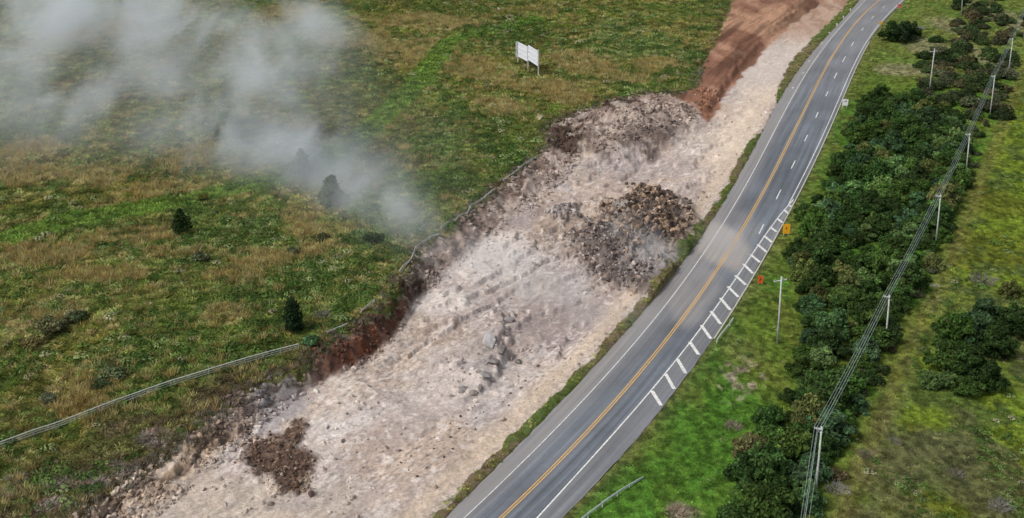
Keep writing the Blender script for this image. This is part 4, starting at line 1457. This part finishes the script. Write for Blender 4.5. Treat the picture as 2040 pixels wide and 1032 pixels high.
# ------------------------------------------------------------------ utility poles and cables
def pole(base, top, label, group, arm_dir, arm_len=1.9, arm_off=0.0, arm_drop=.35):
    root = empty('utility_pole', base)
    tag(root, label, 'utility pole', group)
    v = top - base
    mb = MB(); mb.tube([Vector((0, 0, -.6)), v * .5, v], [.165, .135, .105], 8); mb.build('pole', M_CONC, root, smooth=True)
    d = Vector((arm_dir.x, arm_dir.y, 0)).normalized()
    rz = math.atan2(d.y, d.x)
    c = v + d * arm_off + Vector((0, 0, -arm_drop)) + Vector((-d.y, d.x, 0)) * .19
    mb = MB(); mb.box(c, (arm_len, .15, .14), rz); arm = mb.build('crossarm', M_CONC, root)
    for k in (-.46, 0.16, .46):
        q = c + d * arm_len * k
        mi = MB(); mi.tube([q + Vector((0, 0, .07)), q + Vector((0, 0, .16)), q + Vector((0, 0, .27))], [.05, .085, .05], 6); mi.build('insulator', M_CERAM, arm)
    mb = MB(); mb.tube([v * .90 + d * .05, c + d * arm_len * .3 + Vector((0, 0, -.07))], [.03, .03], 4); mb.build('brace', M_CONC, root)
    return [root.location + c + d * arm_len * k + Vector((0, 0, .28)) for k in (-.46, .16, .46)] + [root.location + v * .90 + d * .45]


def top_of(base, px, py):
    """the point of the sight line at (px,py) that stands at the same distance as the foot"""
    a = (px - W0 / 2) / FPX; b_ = (H0 / 2 - py) / FPX
    dy = CT + b_ * ST; dz = -ST + b_ * CT
    t = base.y / dy
    return Vector((a * t, base.y, CAMH + dz * t))


TOPS = [None, (1637, 850), (1772, 588), (1874, 388), (1932, 266), (1982, 150), (2018, 76), (2047, 8), None, None]
LBL = ['', 'lowest pole of the cable line, nearest the bottom edge', 'second pole of the cable line, near the middle of the thicket', 'third pole of the cable line, where the pasture meets the thicket',
       'fourth pole of the cable line, short of the thicket end', 'fifth pole of the cable line, beside the orange grass patch', 'sixth pole of the cable line, near the right edge', 'seventh pole of the cable line, cut by the right edge', 'far pole of the cable line, outside the right edge', 'farthest pole of the cable line']
att = []
for i, (px, py) in enumerate(POLE_PX):
    x, y = unproj(px, py, 0); base = Vector((float(x), float(y), ground_z(float(x), float(y))))
    tp = top_of(base, *TOPS[i]) if TOPS[i] else base + Vector((.25, 0, 9.0))
    j0, j1 = max(i - 1, 0), min(i + 1, len(POLES_G) - 1)
    dv = Vector((POLES_G[j1][0] - POLES_G[j0][0], POLES_G[j1][1] - POLES_G[j0][1], 0)).normalized()
    across = Vector((-dv.y, dv.x, 0)) * -1
    if i in (0, 8, 9):
        d = -across
        att.append([tp + d * k * .9 + Vector((0, 0, -.1)) for k in (-.2, .3, .6)] + [base + (tp - base) * .86])
        continue
    att.append(pole(base, tp, LBL[i], 'poles of the cable line', -across, 1.05, .32, .25))


def cable(pts, r, sag, label):
    P = []
    for a, b_ in zip(pts[:-1], pts[1:]):
        for k in range(12):
            t = k / 12
            P.append(a.lerp(b_, t) + Vector((0, 0, -sag * 4 * t * (1 - t))))
    P.append(pts[-1])
    mb = MB(); mb.tube(P, r, 5)
    o = mb.build('power_cable', M_WIRE, smooth=True)
    tag(o, label, 'cable', 'cables along the pole line')


cl = ['outer cable on the crossarm end away from the pasture', 'middle cable on the crossarms of the pole line', 'inner cable on the crossarms, closest to the poles', 'thick lower cable hung under the crossarms of the pole line']
for k, (r_, sg) in enumerate(((.022, .5), (.022, .55), (.022, .5), (.036, .40))):
    cable([a[k] for a in att], r_, sg, cl[k])
# single poles with crossarms
for (bx, by, tx_, ty_, lab) in ((1549, 684, 1557, 551, 'lone pole with a wide crossarm on the green verge by the road'), (1850, 193, 1862, 97, 'lone pole at the top end of the thicket, in dry scrub'), (1915, 33, 1921, -52, 'lone pole at the top edge in the far scrubland')):
    base = G(bx, by)
    pole(base, top_of(base, tx_, ty_), lab, 'single poles near the road', Vector((1, .35, 0)), 2.3, 0, .75)

# ------------------------------------------------------------------ billboard seen from behind
pb = [G(1032, 125), G(1052, 138), G(1073, 151)]
tb = [top_of(pb[0], 1031, 84), top_of(pb[1], 1051.5, 93), top_of(pb[2], 1072, 99)]
root = empty('billboard', pb[1])
tag(root, 'white two panel billboard on three posts, alone in the upper field', 'billboard')
o0 = root.location
for a, b_ in zip(pb, tb):
    mb = MB(); v = b_ - a
    mb.box((a + b_) / 2 - o0 - Vector((0, 0, .3)), (.34, .34, v.length + .6)); mb.build('post', M_FENCE, root)
for i in range(2):
    A, B_ = pb[i], pb[i + 1]
    dirv = Vector((B_.x - A.x, B_.y - A.y, 0)); L = dirv.length; d = dirv.normalized(); nrm = Vector((-d.y, d.x, 0))
    tz = min(tb[i].z, tb[i + 1].z)
    topz = (tb[i].z + tb[i + 1].z) / 2; botz = topz - 4.25
    c = (A + B_) / 2; c.z = (topz + botz) / 2
    rz = math.atan2(d.y, d.x)
    mb = MB(); mb.box(c - o0, (L - .40, .12, 4.25), rz); pn = mb.build('panel', M_PANEL, root)
    for zz in (-1.95, -.7, .7, 1.95):
        mb = MB(); mb.box(c - o0 + nrm * -.11 + Vector((0, 0, zz)), (L - .44, .09, .10), rz); mb.build('batten', M_PANEL, pn)
A = pb[0]; d = (pb[1] - pb[0]); d.z = 0; d.normalize(); rz = math.atan2(d.y, d.x)
mb = MB(); mb.box(Vector((tb[0].x, tb[0].y, tb[0].z - 2.2)) - o0 - d * .42, (.45, .5, 4.5), rz); mb.build('side_frame', M_FENCE, root)

# ------------------------------------------------------------------ road signs
def sign(px, py, w, h, zc, mat, label, mark=None, tri=False, yaw=0.0):
    """px,py: middle of the plate"""
    x, y = unproj(px, py, zc)
    gz_ = ground_z(float(x), float(y))
    root = empty('road_sign', (float(x), float(y), gz_), yaw)
    tag(root, label, 'road sign', 'signs along the road')
    zc -= gz_
    for sx in (-.32, .32):
        mb = MB(); mb.tube([(sx * w, .06, -.3), (sx * w, .06, zc + h * .45)], .045, 6); mb.build('post', M_STEEL, root)
    mb = MB(); c_ = .10 * min(w, h)
    pts = [(-w / 2 + c_, -h / 2), (w / 2 - c_, -h / 2), (w / 2, -h / 2 + c_), (w / 2, h / 2 - c_), (w / 2 - c_, h / 2), (-w / 2 + c_, h / 2), (-w / 2, h / 2 - c_), (-w / 2, -h / 2 + c_)]
    n = len(pts)
    Vv = [(p[0], -.02, zc + p[1]) for p in pts] + [(p[0], .02, zc + p[1]) for p in pts]
    mb.add(Vv, [tuple(range(n)), tuple(range(2 * n - 1, n - 1, -1))] + [(k, n + k, n + (k + 1) % n, (k + 1) % n) for k in range(n)])
    mb.build('plate', mat, root)
    if mark:
        mb = MB()
        for (mx, mz, mw, mh, ma) in mark:
            R = Matrix.Rotation(ma, 3, 'Y')
            mb.box((mx * w, -.035, zc + mz * h), (mw * w, .015, mh * h), M=R)
        mb.build('symbol', M_BLACK, root)
    return root


sign(1684, 204, 1.45, 1.75, 1.5, M_SIGNW, 'white roadside sign with a black symbol, at the top of the thicket', [(.02, .16, .34, .10, -.5), (.12, .22, .10, .20, .2), (-.10, .10, .12, .12, .3)])
sign(1567, 456, 1.35, 1.95, 1.35, M_SIGNO, 'orange yellow sign beside the hatched taper', [(0, .10, .16, .12, .78), (0, -.02, .08, .12, 0)])
sign(1515, 557, 1.0, 1.45, 1.0, M_SIGNR, 'orange red sign near the lone crossarm pole', [(.0, .08, .26, .16, .6), (-.1, -.10, .12, .18, 0)])
sign(1754, 46, .85, 1.1, 1.0, M_SIGNO, 'small orange sign by the far bush')
sign(1792, 12, 1.5, 1.6, 1.1, M_SIGNP, 'faded red and white sign at the top of the road', [(.15, .1, .3, .2, 0)])
# white marker posts on the inside of the far curve
for i, (px, py) in enumerate(((1694, 18), (1680, 33), (1667, 48), (1652, 65), (1638, 86), (1612, 122), (1600, 146), (1580, 176))):
    p = G(px, py + 3)
    mb = MB(); mb.box((0, 0, .3), (.38, .38, .75)); mb.box((0, 0, .70), (.30, .30, .08))
    o = mb.build('marker_post', M_WHITE, None, p)
    tag(o, ['topmost', 'second', 'third', 'fourth', 'fifth', 'sixth', 'seventh', 'lowest'][i] + ' small white marker block on the verge of the far curve, counted from the top', 'marker', 'white markers on the far verge')

# ------------------------------------------------------------------ guardrails
def guardrail(pts, zs, label, dark=False):
    P = [Vector((x, y, ground_z(x, y) + z_)) for (x, y), z_ in zip(pts, zs)]
    root = empty('guardrail', (P[0].x, P[0].y, ground_z(P[0].x, P[0].y)))
    tag(root, label, 'guardrail')
    mb = MB()
    prof = [(.0, .16), (.06, .11), (.0, .03), (.0, -.03), (.06, -.11), (.0, -.16)]
    Vv, Ff = [], []
    for i, p in enumerate(P):
        d = (P[min(i + 1, len(P) - 1)] - P[max(i - 1, 0)]); d.z = 0; d.normalize(); n_ = Vector((-d.y, d.x, 0))
        for (o_, z_) in prof: Vv.append(p + n_ * o_ + Vector((0, 0, z_)) - root.location)
        for (o_, z_) in reversed(prof): Vv.append(p + n_ * (o_ - .03) + Vector((0, 0, z_)) - root.location)
    k = 12
    for i in range(len(P) - 1):
        for j in range(k): Ff.append((i * k + j, i * k + (j + 1) % k, (i + 1) * k + (j + 1) % k, (i + 1) * k + j))
    mb.add(Vv, Ff); mb.build('beam', M_STEEL, root)
    for i in range(0, len(P), 3):
        if zs[i] < .3: continue
        mb = MB(); p = P[i] - root.location
        mb.box((p.x, p.y, p.z - .35 - .1), (.12, .12, .9)); mb.build('post', M_STEEL, root)


gp = [tuple(float(v) for v in unproj(a, b_, .4)) for a, b_ in ((1085, 1100), (1130, 1060), (1162, 1034), (1200, 1005), (1240, 976), (1268, 957), (1282, 947))]
gp2 = []
for a, b_ in zip(gp[:-1], gp[1:]):
    for k in range(4): gp2.append((a[0] + (b_[0] - a[0]) * k / 4, a[1] + (b_[1] - a[1]) * k / 4))
gp2.append(gp[-1])
nz = len(gp2)
guardrail(gp2, [.62 if i < nz * .55 else .62 - .56 * (i - nz * .55) / (nz * .45) for i in range(nz)], 'pale guardrail sloping down into the grass at the bottom edge')
gp = [tuple(float(v) for v in unproj(a, b_, .3)) for a, b_ in ((1428, 680), (1436, 669), (1445, 658), (1454, 646), (1461, 636))]
guardrail(gp, [.5, .55, .55, .55, .5], 'short dull guardrail beside the hatched taper')

# ------------------------------------------------------------------ rail fence, lower left, and its broken remains on the cut edge
def rail_fence(pts_px, label, spacing=2.6, hgt=1.05, broken=False):
    P = []
    g = [G(a, b_) for a, b_ in pts_px]
    L = [0]
    for a, b_ in zip(g[:-1], g[1:]): L.append(L[-1] + (b_ - a).length)
    n_ = max(2, int(L[-1] / spacing) + 1)
    for i in range(n_):
        s_ = L[-1] * i / (n_ - 1)
        x = np.interp(s_, L, [v.x for v in g]); y = np.interp(s_, L, [v.y for v in g])
        P.append(Vector((float(x), float(y), float(terrain(np.array([x]), np.array([y]), False)[0][0]))))
    root = empty('rail_fence', P[0])
    tag(root, label, 'fence', 'remains of the rail fence' if broken else None)
    tops = []
    for p in P:
        mb = MB(); q = p - root.location
        ti = Vector((random.uniform(-.5, .5), random.uniform(-.5, .5), 0)) if broken else Vector((random.uniform(-.04, .04), random.uniform(-.04, .04), 0))
        h_ = hgt * (random.uniform(.6, 1) if broken else 1)
        mb.tube([q - Vector((0, 0, .4)), q + ti + Vector((0, 0, h_))], [.085, .075], 6); mb.build('post', M_FENCE, root)
        tops.append((q, q + ti + Vector((0, 0, h_))))
    for fr in ((.95, .62, .30) if not broken else (.9, .5)):
        mb = MB()
        for (a0, a1), (b0, b1) in zip(tops[:-1], tops[1:]):
            mb.tube([a0.lerp(a1, fr), b0.lerp(b1, fr)], .075 if fr > .9 else .055, 5)
        mb.build('rail', M_FENCE, root)


rail_fence(FENCE_PX, 'long pale rail fence crossing the lower left of the field')
rail_fence([(655, 664), (690, 646)], 'short broken length of rail fence above the red earth face', 2.0, .8, True)
rail_fence([(716, 626), (748, 606)], 'broken rail fence stub near the top of the red earth face', 2.0, .8, True)
rail_fence([(800, 545), (838, 492), (870, 470)], 'broken rail fence along the cut edge below the dust', 2.4, .8, True)
rail_fence([(880, 460), (930, 425), (985, 378)], 'broken rail fence along the middle of the cut edge', 2.4, .8, True)
rail_fence([(1000, 362), (1040, 335), (1066, 316)], 'broken rail fence on the cut edge left of the dark overhang', 2.4, .8, True)

# dry stalks and torn turf hanging over the cut edge
X, Y = sample_ground(160000, 110, 330, -.5, .2, 1.2)
d = seg_dist(X, Y, TOP)
ok = (d < 1.7) & (RNG.random(len(X)) < .35)
X, Y = X[ok], Y[ok]
z = terrain(X, Y)[0]
c1 = np.where((RNG.random(len(X)) < .55)[:, None], C(.30, .27, .22)[None], np.where((RNG.random(len(X)) < .5)[:, None], C(.13, .10, .07)[None], C(.09, .11, .04)[None])) * (.6 + .8 * RNG.random((len(X), 1)))
sc = .45 + .5 * RNG.random(len(X))
scatter_gn('dry_stalks', np.stack([X, Y, z], -1), c1, np.stack([sc, sc, sc * .8], -1), P_TALL, tilt=.6)

# ------------------------------------------------------------------ dust
def dust_mat(name, dens, nscale, lo, hi, colr=(.80, .83, .85)):
    m = bpy.data.materials.new(name); m.use_nodes = True
    nt = m.node_tree
    for n in list(nt.nodes): nt.nodes.remove(n)
    out = N(nt, 'ShaderNodeOutputMaterial'); pv = N(nt, 'ShaderNodeVolumePrincipled')
    pv.inputs['Color'].default_value = (*colr, 1); pv.inputs['Anisotropy'].default_value = 0.0
    tc = N(nt, 'ShaderNodeTexCoord')
    ln = N(nt, 'ShaderNodeVectorMath', operation='LENGTH'); nt.links.new(tc.outputs['Object'], ln.inputs[0])
    geo = N(nt, 'ShaderNodeNewGeometry')
    mp = N(nt, 'ShaderNodeMapping'); mp.inputs['Rotation'].default_value = (0, 0, rad(-20)); mp.inputs['Scale'].default_value = (1.25, .5, 1.1)
    nt.links.new(geo.outputs['Position'], mp.inputs[0])
    nz_ = N(nt, 'ShaderNodeTexNoise'); nz_.inputs['Scale'].default_value = nscale; nz_.inputs['Detail'].default_value = 6; nz_.inputs['Roughness'].default_value = .62; nz_.inputs['Distortion'].default_value = .45
    nt.links.new(mp.outputs[0], nz_.inputs['Vector'])
    fall = N(nt, 'ShaderNodeMapRange', interpolation_type='SMOOTHSTEP'); fall.inputs[1].default_value = 1.0; fall.inputs[2].default_value = .15; fall.inputs[3].default_value = 0; fall.inputs[4].default_value = 1
    nt.links.new(ln.outputs['Value'], fall.inputs[0])
    nr_ = ramp(nt, nz_.outputs['Fac'], lo, hi, 0, 1)
    m1 = N(nt, 'ShaderNodeMath', operation='MULTIPLY'); nt.links.new(fall.outputs[0], m1.inputs[0]); nt.links.new(nr_, m1.inputs[1])
    m2 = N(nt, 'ShaderNodeMath', operation='MULTIPLY'); nt.links.new(m1.outputs[0], m2.inputs[0]); m2.inputs[1].default_value = dens
    nt.links.new(m2.outputs[0], pv.inputs['Density']); nt.links.new(pv.outputs[0], out.inputs['Volume'])
    return m


def ball(name, mat):
    import bmesh
    bm = bmesh.new(); bmesh.ops.create_icosphere(bm, subdivisions=3, radius=1.0)
    me = bpy.data.meshes.new(name); bm.to_mesh(me); bm.free(); me.materials.append(mat)
    return me


M_DUST = dust_mat('drifting_dust', .046, .055, .43, .67, (.87, .93, .97))
M_DUST2 = dust_mat('low_dust', .10, .09, .36, .64, (.82, .82, .83))
ME_D1 = ball('dust_cloud', M_DUST); ME_D2 = ball('dust_puff', M_DUST2)


def dust(px, py, z, rx, ry, rz_, rot, me, nm):
    x, y = unproj(px, py, z)
    o = bpy.data.objects.new(nm, me); COL.objects.link(o)
    o.location = (float(x), float(y), z); o.scale = (rx, ry, rz_); o.rotation_euler = (0, 0, rot)
    tag(o, kind='stuff')


for a in ((40, 30, 14, 45, 70, 14, .35), (190, 20, 13, 34, 70, 13, .35), (340, 40, 12, 30, 75, 13, .35), (20, 170, 10, 28, 52, 10, .4), (120, 205, 8, 18, 40, 9, .4), (480, 110, 11, 26, 62, 12, .35), (300, 180, 9, 22, 50, 9, .45),
          (400, 270, 7, 22, 36, 8, .7), (560, 170, 10, 18, 56, 11, .35), (520, 270, 8, 22, 34, 10, .5), (610, 300, 7, 16, 36, 9, .4), (700, 330, 6, 16, 40, 9, .35), (740, 395, 5, 15, 32, 8, .35), (800, 440, 4, 13, 24, 6, .4), (620, 60, 10, 20, 60, 11, .35)):
    dust(*a, ME_D1, 'dust_cloud')
M_DUST3 = dust_mat('thin_dust', .010, .03, .30, .75, (.86, .90, .93))
ME_D3 = ball('dust_veil', M_DUST3)
for a in ((250, 150, 10, 75, 80, 14, .35), (620, 260, 7, 42, 70, 12, .35), (120, 300, 6, 45, 26, 8, .3), (800, 430, 4, 26, 36, 8, .35)):
    dust(*a, ME_D3, 'dust_veil')
for a in ((960, 510, 1.5, 13, 12, 3, 0), (1100, 580, 1.5, 13, 11, 3, .3), (1445, 480, 1.6, 8, 10, 2.6, 0), (1315, 500, 2.5, 7, 7, 2.6, .2), (1260, 460, 2.5, 7, 10, 3.2, .2), (1200, 620, 1.5, 10, 9, 2.4, 0)):
    dust(*a, ME_D2, 'dust_puff')
